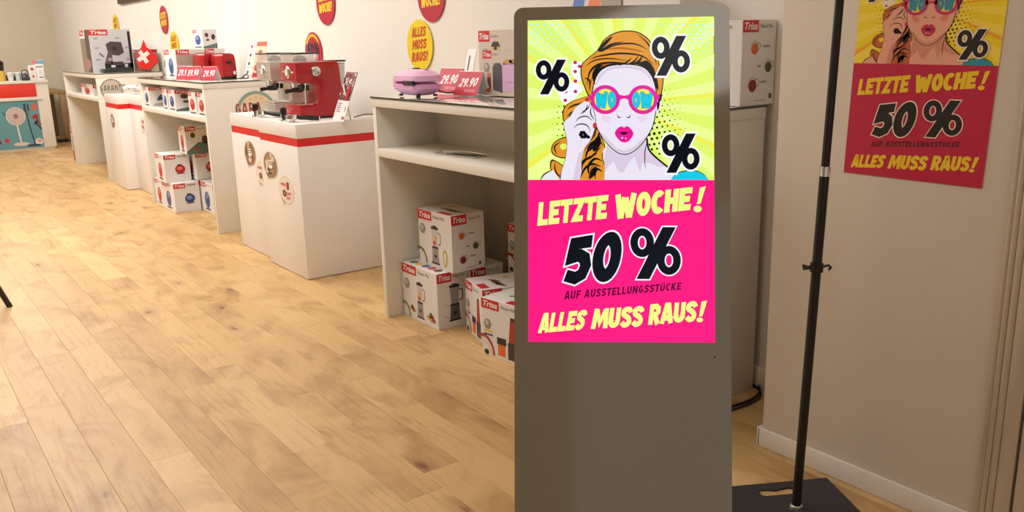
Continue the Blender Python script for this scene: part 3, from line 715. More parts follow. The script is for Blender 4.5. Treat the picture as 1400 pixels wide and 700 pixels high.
# leaflets bundle on the small pedestals
t = thing('plastic_bag_pile', 'crumpled silvery plastic packs on the small pedestals', 'packs', (2.10, 9.15, .9055))
rnd = random.Random(3); m = MB()
for k in range(9):
    a = rnd.random() * 3; M_ = Matrix.Translation((rnd.uniform(-.08, .2), rnd.uniform(-.13, .13), .035 + rnd.uniform(0, .03))) @ Matrix.Rotation(a, 4, 'Z') @ Matrix.Rotation(rnd.uniform(-.5, .5), 4, 'X')
    m.box((-.06, -.035, -.012), (.06, .035, .012), rnd.choice([M_PAPER, M_PAPER, M_STEEL, M_CLEAR, M_PAPER, M_DARKGREY]), .008, 2, M_)
m.build('packs', t)
t = thing('espresso_accessories', 'dark and silver coffee accessories on the set-back small pedestal', 'accessories', (2.25, 8.62, .9055))
m = MB(); m.lathe([(.03, 0), (.032, .05), (.028, .055)], M_CHROME, (-.05, .05, 0)); m.lathe([(.035, 0), (.03, .04), (.01, .05)], M_BLACK, (.05, .0, 0)); m.box((-.1, -.12, 0), (.0, -.05, .03), M_DARKGREY, .005); m.build('cups_and_tamper', t)

# ------------------------------------------------------------------ things on the middle counter
G4 = 'boxes standing on the glass of the middle counter'
x, y = near(2.035, 7.20, .225, .32)
carton('upright box with a blue narrow front, left of the red toasters', (x, y, TOPZ), (.225, .32, .226), 0, f_app(BLUE, BLUEH), lambda F, w, h: (F.rect(0, 0, w, h * .84, (178, 160, 150), 0), F.rect(w * .62, h * .35, w * .9, h * .62, (30, 50, 104), 2)), None, group=G4, title=False)
x, y = near(2.27, 7.22, .16, .3)
carton('box behind the red toasters carrying a smaller box', (x, y, TOPZ), (.16, .3, .226), 0, f_app(RD, RDH), None, None, group=G4, title=False)
x, y = near(2.272, 7.25, .115, .24)
carton('small box on top of the stack behind the red toasters', (x, y, 1.3245), (.115, .24, .15), 0, f_slim(BLUE, BLUEH), s_round, None, group=G4, title=False, sidebrand=False)

def toaster(label, loc, rz, L=.3, W_=.17, H=.19):
    t = thing('red_toaster', label, 'toaster', loc, rz, 'red toasters on the middle counter')
    m = MB(); pts = crom([(-W_ / 2, .02), (-W_ / 2, H * .6), (-W_ / 2 * .86, H * .92), (-W_ * .2, H), (W_ * .2, H), (W_ / 2 * .86, H * .92), (W_ / 2, H * .6), (W_ / 2, .02)], 4, False)
    m.prism(pts, L / 2 - .012, M_REDENAMEL, 'y', -L / 2 + .012, bev=.004); m.build('body', t)
    for s in (-1, 1):
        m = MB(); p2 = [(a * .97, b * .985) for a, b in pts]; a, b = sorted((s * L / 2, s * (L / 2 - .014))); m.prism(p2, b, M_REDENAMEL, 'y', a, bev=.003); m.build('end_cap', t)
    for s in (-1, 1):
        m = MB(); m.box((s * .022 - .009, -L * .36, H - .004), (s * .022 + .009, L * .36, H + .002), M_CHROME if s > 0 else M_BLACK, .002); m.build('bread_slot', t)
    m = MB(); m.box((-W_ / 2 - .0, -L / 2 + .01, 0), (W_ / 2, L / 2 - .01, .02), M_BLACK, .004); m.build('foot', t)
    m = MB(); m.box((-.02, -L / 2 - .02, H * .62), (.02, -L / 2 + .005, H * .7), M_BLACK, .004); m.build('lever', t)
    m = MB(); m.lathe([(.016, 0), (.014, .012), (.002, .013)], M_CHROME, (0, 0, 0), 16, Matrix.Translation((.035, -L / 2, H * .25)) @ Matrix.Rotation(R(90), 4, 'X')); m.build('knob', t)
    return t
toaster('glossy red toaster, rear one behind the folded price cards', (2.205, 7.03, TOPZ), R(2), .25, .115, .195)
toaster('glossy red toaster with a chrome end, front one on the middle counter', (2.255, 6.76, TOPZ), R(2), .23, .11, .19)
# black kettle, chrome
t = thing('black_kettle', 'black and chrome kettle at the far end of the middle counter', 'kettle', (2.28, 8.02, TOPZ))
m = MB(); m.lathe([(.06, .0), (.075, .03), (.07, .09), (.05, .13), (.035, .145)], M_BLACK); m.build('body', t)
m = MB(); m.lathe([(.055, .125), (.05, .14), (.02, .158), (.006, .165)], M_CHROME); m.build('lid', t)
m = MB(); m.lathe([(.077, .028), (.079, .034), (.077, .04)], M_CHROME); m.build('rim', t)
m = MB(); m.tube(crom([(-.05, 0, .13), (-.1, 0, .14), (-.11, 0, .08), (-.07, 0, .04)], 5, False), .008, M_CHROME); m.build('handle', t)

def price_tent(label, loc, rz, w=.2, h=.105, txt='29.90', g=None, name='price_card', shear=0):
    t = thing(name, label, 'price card', loc, rz, g)
    d = h * .42; m = MB()  # folded card, front leg -X, back leg +X
    th = .0012
    m.prism([(-d, 0), (-d + th, 0), (0, h - th * 1.5), (d - th, 0), (d, 0), (0, h)], w / 2, M_PAPER, 'y', -w / 2); m.build('folded_card', t)
    F = Flat(); F.rect(.0, .0, w, h * 1.06, (190, 20, 48), 0)
    if w > .14:
        F.text(txt, [(w * .12, h * .38), (w * .86, h * .42), (w * .93, h * .82), (w * .2, h * .76)], (240, 226, 232), 2, t=.24)
        for k in range(6): F.rect(w * (.42 + .08 * k), h * .16, w * (.48 + .08 * k), h * .28, (226, 130, 150), 2)
    else:
        F.text(txt, [(w * .1, h * .3), (w * .9, h * .35), (w * .95, h * .85), (w * .18, h * .8)], (240, 200, 210), 2, t=.25)
    n = Vector((-h, 0, d)).normalized()
    F.build('price_print', t, (-d, w / 2, 0), (0, -1, 0), Vector((d, 0, h)).normalized(), .0003)
    return t
g = 'folded red price cards on the middle counter'
price_tent('folded red price card, leftmost before the toasters', (2.06, 7.085, TOPZ), R(38), .12, .1, '29.90', g)
price_tent('folded red price card, second one before the toasters', (2.075, 6.90, TOPZ), R(38), .12, .1, '59.90', g)
price_tent('folded red price card, rightmost before the toasters', (2.10, 6.60, TOPZ), R(38), .12, .1, '29.90', g)
g = 'folded red price cards on the nearest counter'
price_tent('folded red price card partly behind the pink sandwich maker', (2.335, 3.66, TOPZ), R(4), .18, .118, '29.90', g)
price_tent('folded red 29.90 price card, in front of the toaster boxes', (2.275, 3.405, TOPZ), R(6), .17, .108, '29.90', g)

# brochure holders behind (leaning on the wall side)
def leaning(label, name, cat, loc, w, h, lean, rz, draw, back=M_PAPER, group=None, th=.003):
    t = thing(name, label, cat, loc, rz, group)
    M_ = Matrix.Rotation(-lean, 4, 'Y') if False else Matrix.Rotation(lean, 4, 'Y')
    m = MB(); m.box((0, -w / 2, 0), (th, w / 2, h), back, .0008, 1, M_); m.build('panel', t)
    m = MB(); m.box((th, -.01, 0), (th + .002, .01, h * .7), back, 0, 1, Matrix.Translation((h * math.sin(lean) * .0 + h * .26, 0, 0)) @ Matrix.Rotation(-lean * .4, 4, 'Y')); m.build('rear_foot', t)
    F = Flat(); draw(F, w, h); v = Vector((math.sin(lean), 0, math.cos(lean)))
    F.build('print', t, (0, w / 2, 0), (0, -1, 0), v, .0003)
    return t
def d_wb(F, w, h):
    for k in range(4):
        F.rect(w * .08, h * (.05 + .24 * k), w * .92, h * (.25 + .24 * k), (232, 230, 228), 0); F.rect(w * .1, h * (.045 + .24 * k), w * .9, h * (.055 + .24 * k), (200, 80, 90), 1)
        F.ell(w * .35, h * (.15 + .24 * k), w * .15, h * .05, (90, 88, 90) if k < 3 else (206, 40, 50), 2, 8)
def d_orange(F, w, h):
    F.rect(0, 0, w, h, (226, 196, 170), 0); F.rect(0, h * .88, w, h, (190, 70, 50), 1); F.ell(w * .5, h * .7, w * .2, h * .08, (140, 70, 40), 2); F.rect(w * .3, h * .35, w * .8, h * .6, (220, 150, 110), 2); F.ell(w * .4, h * .3, w * .25, h * .1, (196, 50, 50), 3); F.ell(w * .65, h * .2, w * .2, h * .1, (90, 60, 120), 3); F.rect(w * .1, h * .04, w * .9, h * .16, (190, 40, 50), 2)
leaning('tall white leaflet panel with red lines, leaning at the right end of the middle counter', 'leaflet_display', 'leaflet', (2.47, 6.86, TOPZ), .16, .28, R(16), 0, d_wb)
leaning('orange and cream leaflet panel, behind the silver espresso machine', 'leaflet_display', 'leaflet', (2.40, 6.50, TOPZ), .2, .28, R(16), 0, d_orange)
m = MB(); m.tube(crom([(2.30, 6.63, TOPZ + .004), (2.36, 6.70, TOPZ + .004), (2.42, 6.74, TOPZ + .03), (2.40, 6.66, TOPZ + .004), (2.34, 6.63, TOPZ + .004), (2.31, 6.56, TOPZ + .004), (2.36, 6.62, TOPZ + .02)], 6, False), .004, M_BLACK)
tag(m.build('power_cable'), 'black cable coiled on the glass of the middle counter', 'cable')

# ------------------------------------------------------------------ espresso machines
def espresso(label, loc, rz, body, trim, sc=1.0):
    t = thing('espresso_machine', label, 'coffee machine', loc, rz, 'espresso machines on the pedestals'); t.scale = (.93, .93, 1)
    # local: front = -X, width along Y (+-.125), depth X 0..0.29, H .335
    w = .125
    prof = [(.0, .012), (.0, .072), (.10, .080), (.12, .088), (.128, .11), (.118, .19), (.10, .212), (.0, .215), (-.012, .225), (-.012, .33), (.275, .335), (.288, .31), (.30, .17), (.285, .012)]
    m = MB(); m.prism(prof, w, body, 'y', -w, bev=.005); m.build('body', t)
    m = MB(); m.box((.004, -w + .02, .07), (.12, w - .02, .084), trim, .003); m.build('drip_tray', t)
    m = MB()
    for k in range(8): m.box((.012 + .013 * k, -w + .028, .0835), (.018 + .013 * k, w - .028, .0865), M_CHROME)
    m.build('drip_grid', t)
    m = MB(); m.box((.01, -w + .01, 0), (.265, w - .01, .014), M_BLACK, .003); m.build('foot', t)
    M_ = Matrix.Translation((-.008, 0, .275)) @ Matrix.Rotation(R(-90), 4, 'Y')
    m = MB(); m.lathe([(.036, 0), (.036, .008), (.03, .014), (.004, .014)], M_CHROME, (0, 0, 0), 24, M_); m.build('pressure_gauge', t)
    F = Flat(); F.ell(0, 0, .022, .022, (236, 232, 226)); F.line([(0, 0), (.012, .012)], .003, (30, 30, 30), 1); F.build('gauge_face', t.children[-1], (-.0225, 0, .275), (0, -1, 0), (0, 0, 1), .0003)
    for s in (-1, 1):
        m = MB()
        for k in range(2): m.lathe([(.008, 0), (.008, .006), (.002, .008)], M_CHROME, (0, 0, 0), 12, Matrix.Translation((-.008, s * (.055 + .025 * k), .275)) @ Matrix.Rotation(R(-90), 4, 'Y'))
        m.build('push_button', t)
    for nm, xx, zz, rr in (('steam_knob', .12, .278, .033),):
        m = MB(); m.lathe([(rr, 0), (rr, .012), (rr * .85, .022), (rr * .2, .024)], M_CHROME, (0, 0, 0), 24, Matrix.Translation((xx, -w, zz)) @ Matrix.Rotation(R(90), 4, 'X')); m.box((xx - .004, -w - .027, zz - .02), (xx + .004, -w - .02, zz + .02), M_STEEL, .001); m.build(nm, t)
    # group head, portafilter, steam pipe
    m = MB(); m.lathe([(.04, 0), (.042, .03), (.038, .045)], M_CHROME, (.045, 0, .185)); m.build('group_head', t)
    m = MB(); m.lathe([(.03, 0), (.036, .012), (.036, .03)], M_BLACK, (.045, 0, .155)); m.tube([(.02, 0, .168), (-.02, .004, .165), (-.04, .006, .162)], .011, M_BLACK, 10, [.009, .012, .013]); m.box((.03, -.1, .168), (.085, -.02, .2), M_BLACK, .006); m.build('portafilter', t)
    m = MB(); m.tube([(.06, -.1, .22), (.05, -.105, .17), (.045, -.11, .09)], .004, M_CHROME); m.build('steam_pipe', t)
    # cup warmer rail / hopper on top
    m = MB(); m.prism([(.0, .336), (.012, .336), (.0, .382), (-.015, .382)], w - .02, M_CLEAR, 'y', -w + .02)
    m.prism([(.13, .336), (.15, .336), (.165, .382), (.15, .382)], w - .02, M_CLEAR, 'y', -w + .02)
    m.box((.012, -w + .02, .337), (.13, -w + .024, .382), M_CLEAR); m.box((.012, w - .024, .337), (.13, w - .02, .382), M_CLEAR); m.build('hopper', t)
    m = MB(); m.tube([(-.016, -w + .02, .383), (.16, -w + .02, .383), (.16, w - .02, .383), (-.016, w - .02, .383), (-.016, -w + .02, .383)], .004, M_BLACK); m.build('hopper_rim', t)
    m = MB(); m.lathe([(.045, 0), (.044, .018), (.03, .032), (.004, .036)], M_DARKGREY, (.075, 0, .336)); m.build('burr_cover', t)
    m = MB(); m.prism([(.29, .08), (.282, .318), (.34, .322), (.32, .08)], w - .015, mat('water_tank', (214, 212, 214), .15, alpha=.75), 'y', -w + .015, bev=.004); m.build('water_tank', t)
    m = MB(); m.box((.25, -w + .012, .328), (.345, w - .012, .338), M_BLACK, .003); m.build('tank_lid', t)
    return t
M_SILVER = mat('silver_enamel', (206, 198, 186), .32, metal=.55)
espresso('glossy red espresso machine with chrome knobs, on the nearer pedestal', (2.085, 5.076, .9062), R(0), M_REDENAMEL, M_REDENAMEL)
espresso('silver espresso machine half hidden behind the red one', (2.085, 5.476, .9062), R(0), M_SILVER, M_STEEL)

def portafilter(label, loc, rz, up_=False):
    t = thing('portafilter', label, 'portafilter', loc, rz, 'portafilters lying before the espresso machines')
    m = MB(); m.lathe([(.028, .012), (.035, .02), (.036, .042), (.032, .043), (.03, .025), (.004, .022)], M_CHROME); m.build('basket', t)
    m = MB(); m.tube([(0, 0, .014), (-.012, .012, 0.006)], .006, M_CHROME); m.tube([(0, 0, .014), (.012, -.012, .006)], .006, M_CHROME); m.build('spout', t)
    m = MB(); m.tube([(.03, 0, .03), (.06, 0, .026), (.11, 0, .02), (.155, 0, .016)], .012, M_BLACK, 12, [.007, .012, .015, .013]); m.build('handle', t)
    m = MB(); m.lathe([(.013, 0), (.011, .006), (.002, .008)], M_CHROME, (0, 0, 0), 12, Matrix.Translation((.155, 0, .016)) @ Matrix.Rotation(R(90), 4, 'Y')); m.build('end_cap', t)
portafilter('chrome portafilter with a black handle lying before the red espresso machine', (1.985, 4.86, .9055), R(-18))
portafilter('portafilter before the silver espresso machine', (1.995, 5.36, .9055), R(-60))
t = thing('coffee_tamper', 'black tamper standing at the pedestal edge before the red espresso machine', 'tamper', (1.985, 4.975, .9055))
m = MB(); m.lathe([(.026, 0), (.026, .01), (.012, .016)], M_CHROME); m.build('base', t)
m = MB(); m.lathe([(.011, .015), (.014, .03), (.02, .055), (.019, .075), (.006, .082)], M_BLACK); m.build('handle', t)
t = thing('coffee_tamper', 'black tamper beside the silver espresso machine', 'tamper', (1.995, 5.455, .9055))
m = MB(); m.lathe([(.026, 0), (.026, .01), (.012, .016)], M_CHROME); m.build('base', t)
m = MB(); m.lathe([(.011, .015), (.014, .03), (.02, .055), (.019, .075), (.006, .082)], M_BLACK); m.build('handle', t)
def d_coffee(F, w, h):
    F.rect(0, 0, w, h * .42, (236, 230, 232), 0); F.rect(0, h * .42, w, h, (120, 84, 84), 0)
    rnd = random.Random(5)
    for k in range(60):
        F.ell(w * (.05 + .9 * rnd.random()), h * (.46 + .5 * rnd.random()), w * (.02 + .05 * rnd.random()), h * (.012 + .04 * rnd.random()), rnd.choice([(60, 30, 30), (214, 196, 196), (160, 36, 50), (196, 160, 160), (90, 56, 50), (236, 226, 224), (120, 30, 44)]), 1 + k % 12, 8, rnd.random() * 3)
    F.rect(w * .62, h * .42, w * .82, h * .7, (190, 30, 50), 14)
    F.rect(w * .74, h * .04, w * .96, h * .1, (200, 40, 60), 2); lineset(F, w * .1, h * .34, w * .35, h * .02, (150, 140, 150), 5); F.rect(w * .8, h * .2, w * .86, h * .3, (120, 110, 116), 2)
leaning('leaflet with a coffee bean photo leaning beside the red espresso machine', 'leaflet_display', 'leaflet', (2.205, 4.715, .9055), .165, .295, R(22), R(-3), d_coffee)
m = MB(); m.tube(crom([(2.36, 4.82, .91), (2.42, 4.78, .925), (2.5, 4.75, .918), (2.525, 4.8, .91)], 5, False), .004, mat('grey_cable', (120, 110, 90), .5))
tag(m.build('power_cable'), 'grey cable behind the leaflet on the nearer pedestal', 'cable')

# ------------------------------------------------------------------ nearest counter top
t = thing('sandwich_maker', 'pink sandwich maker with rounded lid, on the glass of the nearest counter', 'sandwich maker', (2.10, 3.60, TOPZ), R(0))
def shell(z0, z1, m_, ins0, ins1, hx=.078, hy=.118):
    mb = MB()
    def ringp(i, z, rr=.045):
        out = []
        for cx, cy, a0 in ((hx - i - rr, hy - i - rr, 0), (-(hx - i - rr), hy - i - rr, 90), (-(hx - i - rr), -(hy - i - rr), 180), (hx - i - rr, -(hy - i - rr), 270)):
            for k in range(5): a = R(a0 + 22.5 * k); out.append((cx + rr * math.cos(a), cy + rr * math.sin(a), z))
        return out
    lv = [(ins0 + .012, z0), (ins0, z0 + .006), (.0, (z0 + z1) / 2), (ins1, z1 - .01), (ins1 + .02, z1)]
    rings = [[mb.bm.verts.new(p) for p in ringp(i, z)] for i, z in lv]; fs = []
    for a, b in zip(rings, rings[1:]):
        for k in range(20): fs.append(mb.bm.faces.new((a[k], a[(k + 1) % 20], b[(k + 1) % 20], b[k])))
    fs += [mb.bm.faces.new(rings[0][::-1]), mb.bm.faces.new(rings[-1])]; mb._tag(fs, m_); return mb
shell(.006, .062, M_PINK, .022, .0).build('lower_shell', t)
shell(.065, .122, M_PINKL, .0, .02).build('lid', t)
m = MB(); m.box((-.084, -.10, .053), (-.072, -.005, .073), M_BLACK, .003); m.build('dark_grip', t)
m = MB(); m.box((-.055, .105, .035), (.02, .142, .085), M_PINK, .012, 3); m.build('handle', t)
m = MB(); m.box((-.045, .135, .04), (-.005, .155, .078), M_STEEL, .006); m.build('latch', t)
for sx in (-1, 1):
    for sy in (-1, 1): m = MB(); m.lathe([(.01, 0), (.01, .008), (.008, .009)], M_BLACK, (sx * .045, sy * .08, 0), 12); m.build('foot', t)
m = MB(); m.box((.0, .02, .12), (.03, .045, .127), M_DARKGREY, .003); m.build('indicator', t)
m = MB(); m.tube(crom([(2.19, 3.57, TOPZ + .02), (2.23, 3.54, TOPZ + .008), (2.28, 3.535, TOPZ + .014), (2.34, 3.52, TOPZ + .018), (2.38, 3.54, TOPZ + .005), (2.41, 3.50, TOPZ + .005)], 6, False), .0035, M_BLACK)
tag(m.build('power_cable'), 'black cable between the two red price cards', 'cable')
def f_toast(F, w, h):
    F.rect(0, 0, w, h, (206, 190, 176), 0); F.rect(0, h * .82, w * .17, h * .995, REDL, 1); put_text(F, 'Trisa', w * .015, h * .86, w * .155, h * .96, WHITE, 2)
    put_text(F, 'Retro', w * .2, h * .89, w * .29, h * .94, (130, 120, 116), 2, 0, 0); pic_toaster(F, w * .19, h * .08, w * .6, h * .72); pic_medal(F, w * .08, h * .62, w * .055)
    F.rect(w * .08, h * .14, w * .15, h * .44, (120, 40, 40), 2); F.rect(w * .08, h * .4, w * .15, h * .5, (206, 110, 110), 3); F.ell(w * .1, h * .12, w * .05, h * .05, (200, 80, 50), 3); F.ell(w * .05, h * .18, w * .04, h * .04, (210, 90, 60), 3)
def f_pot(F, w, h):
    F.rect(0, 0, w, h, (208, 194, 180), 0); F.rect(0, h * .82, w * .23, h * .995, REDL, 1); put_text(F, 'Trisa', w * .02, h * .855, w * .21, h * .96, WHITE, 2); put_text(F, 'Fondue', w * .26, h * .885, w * .4, h * .93, (130, 120, 116), 2, 0, 0)
    F.ell(w * .15, h * .65, w * .07, h * .06, (150, 146, 146), 2); F.rect(w * .27, h * .6, w * .42, h * .74, (206, 186, 90), 2); F.poly([(w * .25, h * .74), (w * .44, h * .74), (w * .4, h * .82), (w * .3, h * .82)], (60, 56, 60), 3); F.ell(w * .345, h * .7, w * .03, h * .06, (60, 50, 40), 4)
def big_carton(label, loc, size, fn, group):
    t = thing('toaster_box', label, 'box', loc, 0, group); lx, ly, lz = size
    m = MB(); m.box((-lx / 2, -ly / 2, 0), (lx / 2, ly / 2, lz), M_CARTON2, .0015, 1); m.build('carton', t)
    F = Flat(); fn(F, ly, lz); F.build('front_picture', t, (-lx / 2, ly / 2, 0), (0, -1, 0), (0, 0, 1), .0003)
big_carton('upright box with a pink toaster printed on it, on the nearest counter', (2.38, 3.165, TOPZ), (.13, .41, .2), f_toast, 'toaster boxes on the nearest counter')
big_carton('taller box standing behind the pink toaster box', (2.52, 3.385, TOPZ), (.15, .41, .289), f_pot, 'toaster boxes on the nearest counter')
def d_tag(F, w, h): F.rect(w * .3, h * .5, w * .45, h * .85, (70, 66, 66), 1); F.rect(w * .1, 0, w * .9, h * .04, (206, 60, 70), 1)
leaning('narrow white info card leaning left of the toaster boxes', 'info_card', 'card', (2.40, 3.655, TOPZ), .075, .21, R(14), 0, d_tag)
# lying wire rack on the shelf of the nearest counter
m = MB(); A = [(2.03, 3.36), (2.10, 3.40), (2.17, 3.30), (2.16, 3.12), (2.08, 3.10), (2.05, 3.20)]
m.tube([(x, y, .8545) for x, y in A + A[:1]], .003, M_STEEL, 6)
for k in range(3): m.tube([(2.05 + .02 * k, 3.34 - .02 * k, .8545), (2.10 + .03 * k, 3.13, .8545)], .002, M_DARKGREY, 6)
tag(m.build('wire_rack'), 'thin metal wire rack lying on the empty shelf of the nearest counter', 'rack')
# large blender box on the near end of the counter
def s_jugs_cut(F, w, h):
    w = .25
    pic_jug(F, w * .27, h * .68, w * .09, (206, 106, 40)); lineset(F, w * .45, h * .68, w * .16, h * .025)
    pic_jug(F, w * .58, h * .46, w * .085, (70, 84, 44)); lineset(F, w * .34, h * .45, w * .08, h * .025)
    pic_jug(F, w * .25, h * .25, w * .1, (140, 30, 34)); lineset(F, w * .42, h * .26, w * .14, h * .025)
    F.rect(w * .62, h * .07, w * .68, h * .13, (70, 66, 66), 2); lineset(F, w * .3, h * .05, w * .25, h * .01)
carton('big white box with printed fruit pitchers, standing on the counter end right of the screen', (2.5535, 2.135, TOPZ), (.183, .25, .293), 0, None, s_jugs_cut, None, lw=.108, lh=.042)
# items whose tops show above the screen
def stackbox(name, label, loc, size, m_, rz=0):
    t = thing(name, label, 'box', loc, rz); lx, ly, lz = size
    m = MB(); m.box((-lx / 2, -ly / 2, 0), (lx / 2, ly / 2, lz), m_, .002, 1); m.build('carton', t)
    m = MB(); m.box((-lx / 2 + .01, -.002, lz - .001), (lx / 2 - .01, .002, lz + .001), M_CARTON2); m.build('tape', t)
def d_col(c1, c2):
    def f(F, w, h): F.rect(0, 0, w, h, c1, 0); F.rect(0, h * .8, w, h * .9, c2, 1); F.ell(w * .5, h * .4, w * .3, h * .15, c2, 1)
    return f
for n, (yy, c1, c2, lb) in enumerate(((2.95, (60, 110, 180), (236, 196, 70), 'blue and yellow leaflet just showing above the screen'), (2.85, (226, 110, 60), (240, 200, 180), 'orange leaflet just showing above the screen'), (2.765, (120, 24, 40), (190, 60, 80), 'dark red leaflet just showing above the screen'))):
    leaning(lb, 'leaflet', 'leaflet', (2.45, yy - .0, TOPZ), .07, .42, R(12), 0, d_col(c1, c2), group='leaflets behind the top of the screen')
stackbox('carton_box', 'grey box edge above the screen, left of the white one', (2.53, 2.66, TOPZ), (.16, .12, .40), M_CARTON2)
stackbox('carton_box', 'white box edge above the right part of the screen', (2.53, 2.44, TOPZ), (.16, .30, .40), M_CARTON)

# ------------------------------------------------------------------ discs on the wall
def disc(y, z, r_, style, label, par='round sale discs on the right wall'):
    t = thing('sale_disc', label, 'sign', (XW - .006, y, z), 0, par)
    base = (232, 206, 20) if style == 'yellow' else (180, 20, 50)
    m = MB(); m.lathe([(r_, 0), (r_, .004)], flatc(base), (0, 0, 0), 48, Matrix.Rotation(R(-90), 4, 'Y')); m.build('disc', t)
    F = Flat()
    if style == 'yellow':
        for i, (s, w) in enumerate((('ALLES', .78), ('MUSS', .78), ('RAUS!', .9))):
            zz = r_ * (.30 - .48 * i); h = r_ * .38; ww = r_ * w
            F.text(s, [(-ww * .75, zz), (ww * .65, zz + .01), (ww * .75, zz + h + .01), (-ww * .65, zz + h)], (196, 70, 30), 1, t=.24)
    elif style == 'red':
        for i, s in enumerate(('LETZTE', 'WOCHE!')):
            zz = r_ * (.06 - .52 * i); h = r_ * .42; ww = r_ * .85
            F.text(s, [(-ww * .85, zz), (ww * .8, zz + .012), (ww * .88, zz + h + .012), (-ww * .8, zz + h)], (236, 206, 40), 1, t=.27)
    else:
        F.line(arc(0, 0, r_ * .84, r_ * .84, 30, 150, 16), r_ * .14, (236, 190, 40), 1)
        F.text('50', [(-r_ * .7, -r_ * .25), (r_ * .05, -r_ * .2), (r_ * .1, r_ * .5), (-r_ * .62, r_ * .45)], (40, 24, 34), 3, outline=(150, 90, 110), ow=.04)
        F.percent(r_ * .15, -r_ * .2, r_ * .75, r_ * .5, (40, 24, 34), 3)
    F.build('lettering', t, (-.004, 0, 0), (0, -1, 0), (0, 0, 1), .0004)
disc(4.482, 1.320, .143, 'yellow', 'largest yellow ALLES MUSS RAUS disc, on the wall above the pink sandwich maker')
disc(4.335, 1.592, .145, 'red', 'red LETZTE WOCHE disc at the top edge above the largest yellow one')
disc(5.71, 1.61, .145, 'red', 'red LETZTE WOCHE disc above the espresso machines')
disc(5.965, 1.282, .14, 'fifty', 'red 50 % disc with a yellow arc, on the wall behind the red espresso machine')
disc(9.63, 1.615, .14, 'red', 'whole red LETZTE WOCHE disc on the wall above the middle counter')
disc(9.35, 1.35, .143, 'yellow', 'yellow disc on the wall below the whole red one')
disc(11.72, 1.60, .14, 'yellow', 'farthest yellow disc, above the big coffee machine box')
t = thing('framed_picture', 'dark framed picture at the top of the wall, left of the discs', 'picture', (XW, 10.72, 1.845))
m = MB(); m.box((-.035, -.66, 0), (-.001, .66, .75), mat('dark_brown_frame', (70, 42, 36), .5), .004); m.build('frame', t)
F = Flat(); F.rect(.05, .05, 1.27, .7, (120, 84, 72), 0)
for k in range(12): F.ell(.15 + .09 * k, .1 + .4 * ((k * 37 % 10) / 10), .06, .05, [(90, 50, 44), (190, 160, 140), (60, 40, 40)][k % 3], 1 + k % 3)
F.build('print', t, (-.035, .66, 0), (0, -1, 0), (0, 0, 1), .0006)

# ------------------------------------------------------------------ sales desk, far left
t = thing('sales_desk', 'white desk with red and teal printed front, far left of the shop', 'desk', (1.35, 13.95, 0))
def bx(name, a, b, m_, bev=.002, p=t):
    m = MB(); m.box((a[0] - 1.35, a[1] - 13.95, a[2]), (b[0] - 1.35, b[1] - 13.95, b[2]), m_, bev); return m.build(name, p)
bx('body', (.6, 13.66, .03), (2.10, 14.25, .905), M_LAM); bx('plinth', (.62, 13.67, 0), (2.08, 14.24, .03), M_LAMIN)
bx('top', (.6, 13.64, .905), (2.105, 14.26, .94), M_LAM)
bx('upper_front_panel', (.62, 13.645, .725), (1.945, 13.665, .90), mat('coral_red', (224, 58, 46), .4))
bx('divider_rail', (.6, 13.64, .68), (2.0, 13.665, .722), M_LAM)
F = Flat(); ox = .62 - 1.35
TEAL = (96, 148, 158); F.rect(0, 0, 1.325, .64, TEAL, 0)
fx = 1.03; F.ell(fx, .44, .115, .12, (196, 178, 172), 1, 24); F.ring(fx, .44, .118, .123, .008, (226, 214, 206), 2, 24); F.ell(fx, .44, .03, .035, (150, 120, 130), 3); F.line([(fx, .33), (fx + .02, .08)], .02, (222, 212, 204), 1); F.ell(fx + .02, .06, .1, .025, (214, 196, 182), 2)
for k in range(12): a = R(30 * k); F.line([(fx, .44), (fx + .11 * math.cos(a), .44 + .115 * math.sin(a))], .004, (222, 206, 200), 2)
F.rect(1.14, .5, 1.17, .6, (50, 56, 66), 1); F.rect(1.185, .5, 1.205, .59, (50, 56, 66), 1); F.rect(1.14, .44, 1.20, .5, (120, 130, 136), 1); F.line([(1.165, .5), (1.18, .3), (1.215, .04)], .016, (36, 60, 72), 2); F.rect(1.12, .02, 1.28, .045, (50, 54, 60), 2)
F.ell(1.27, .55, .035, .05, (206, 96, 86), 1); F.ell(1.265, .42, .04, .03, (170, 34, 40), 2, 14, .4); F.line([(1.28, .4), (1.315, .3)], .018, (150, 30, 44), 2); F.poly([(1.24, .34), (1.28, .38), (1.29, .34), (1.25, .30)], (44, 40, 50), 2); F.line([(1.27, .33), (1.32, .24)], .018, (40, 38, 48), 2)
F.ell(1.27, .08, .05, .045, (226, 206, 194), 1); F.ell(1.275, .09, .025, .015, (190, 150, 140), 2); F.line([(.88, .5), (.92, .44)], .014, (40, 44, 54), 1); F.ell(.88, .12, .03, .03, (196, 40, 50), 1)
for x_, c in ((.15, (200, 60, 60)), (.35, (60, 60, 70)), (.58, (220, 210, 200)), (.76, (60, 90, 120))): F.ell(x_, .3, .06, .16, c, 1); F.rect(x_ - .05, .08, x_ + .05, .12, (60, 60, 66), 2)
o = F.build('lower_front_print', t, (ox, 13.66 - 13.95, .035), (1, 0, 0), (0, 0, 1), .0012); o['label'] = 'teal panel printed with a fan, a vacuum cleaner and hair dryers'
DZ = .9405
t = thing('coffee_grinder', 'black and yellow grinder at the left edge of the sales desk', 'grinder', (1.575, 13.84, DZ))
m = MB(); m.lathe([(.06, 0), (.055, .1), (.045, .14)], mat('mustard', (206, 170, 70), .5)); m.build('base', t)
m = MB(); m.lathe([(.045, .14), (.05, .2), (.055, .25), (.02, .28)], M_BLACK); m.build('hopper', t)
t = thing('black_case', 'flat black case on the sales desk left of the white cups', 'case', (1.69, 14.05, DZ)); m = MB(); m.box((-.09, -.08, 0), (.09, .08, .07), M_BLACK, .01); m.build('body', t)
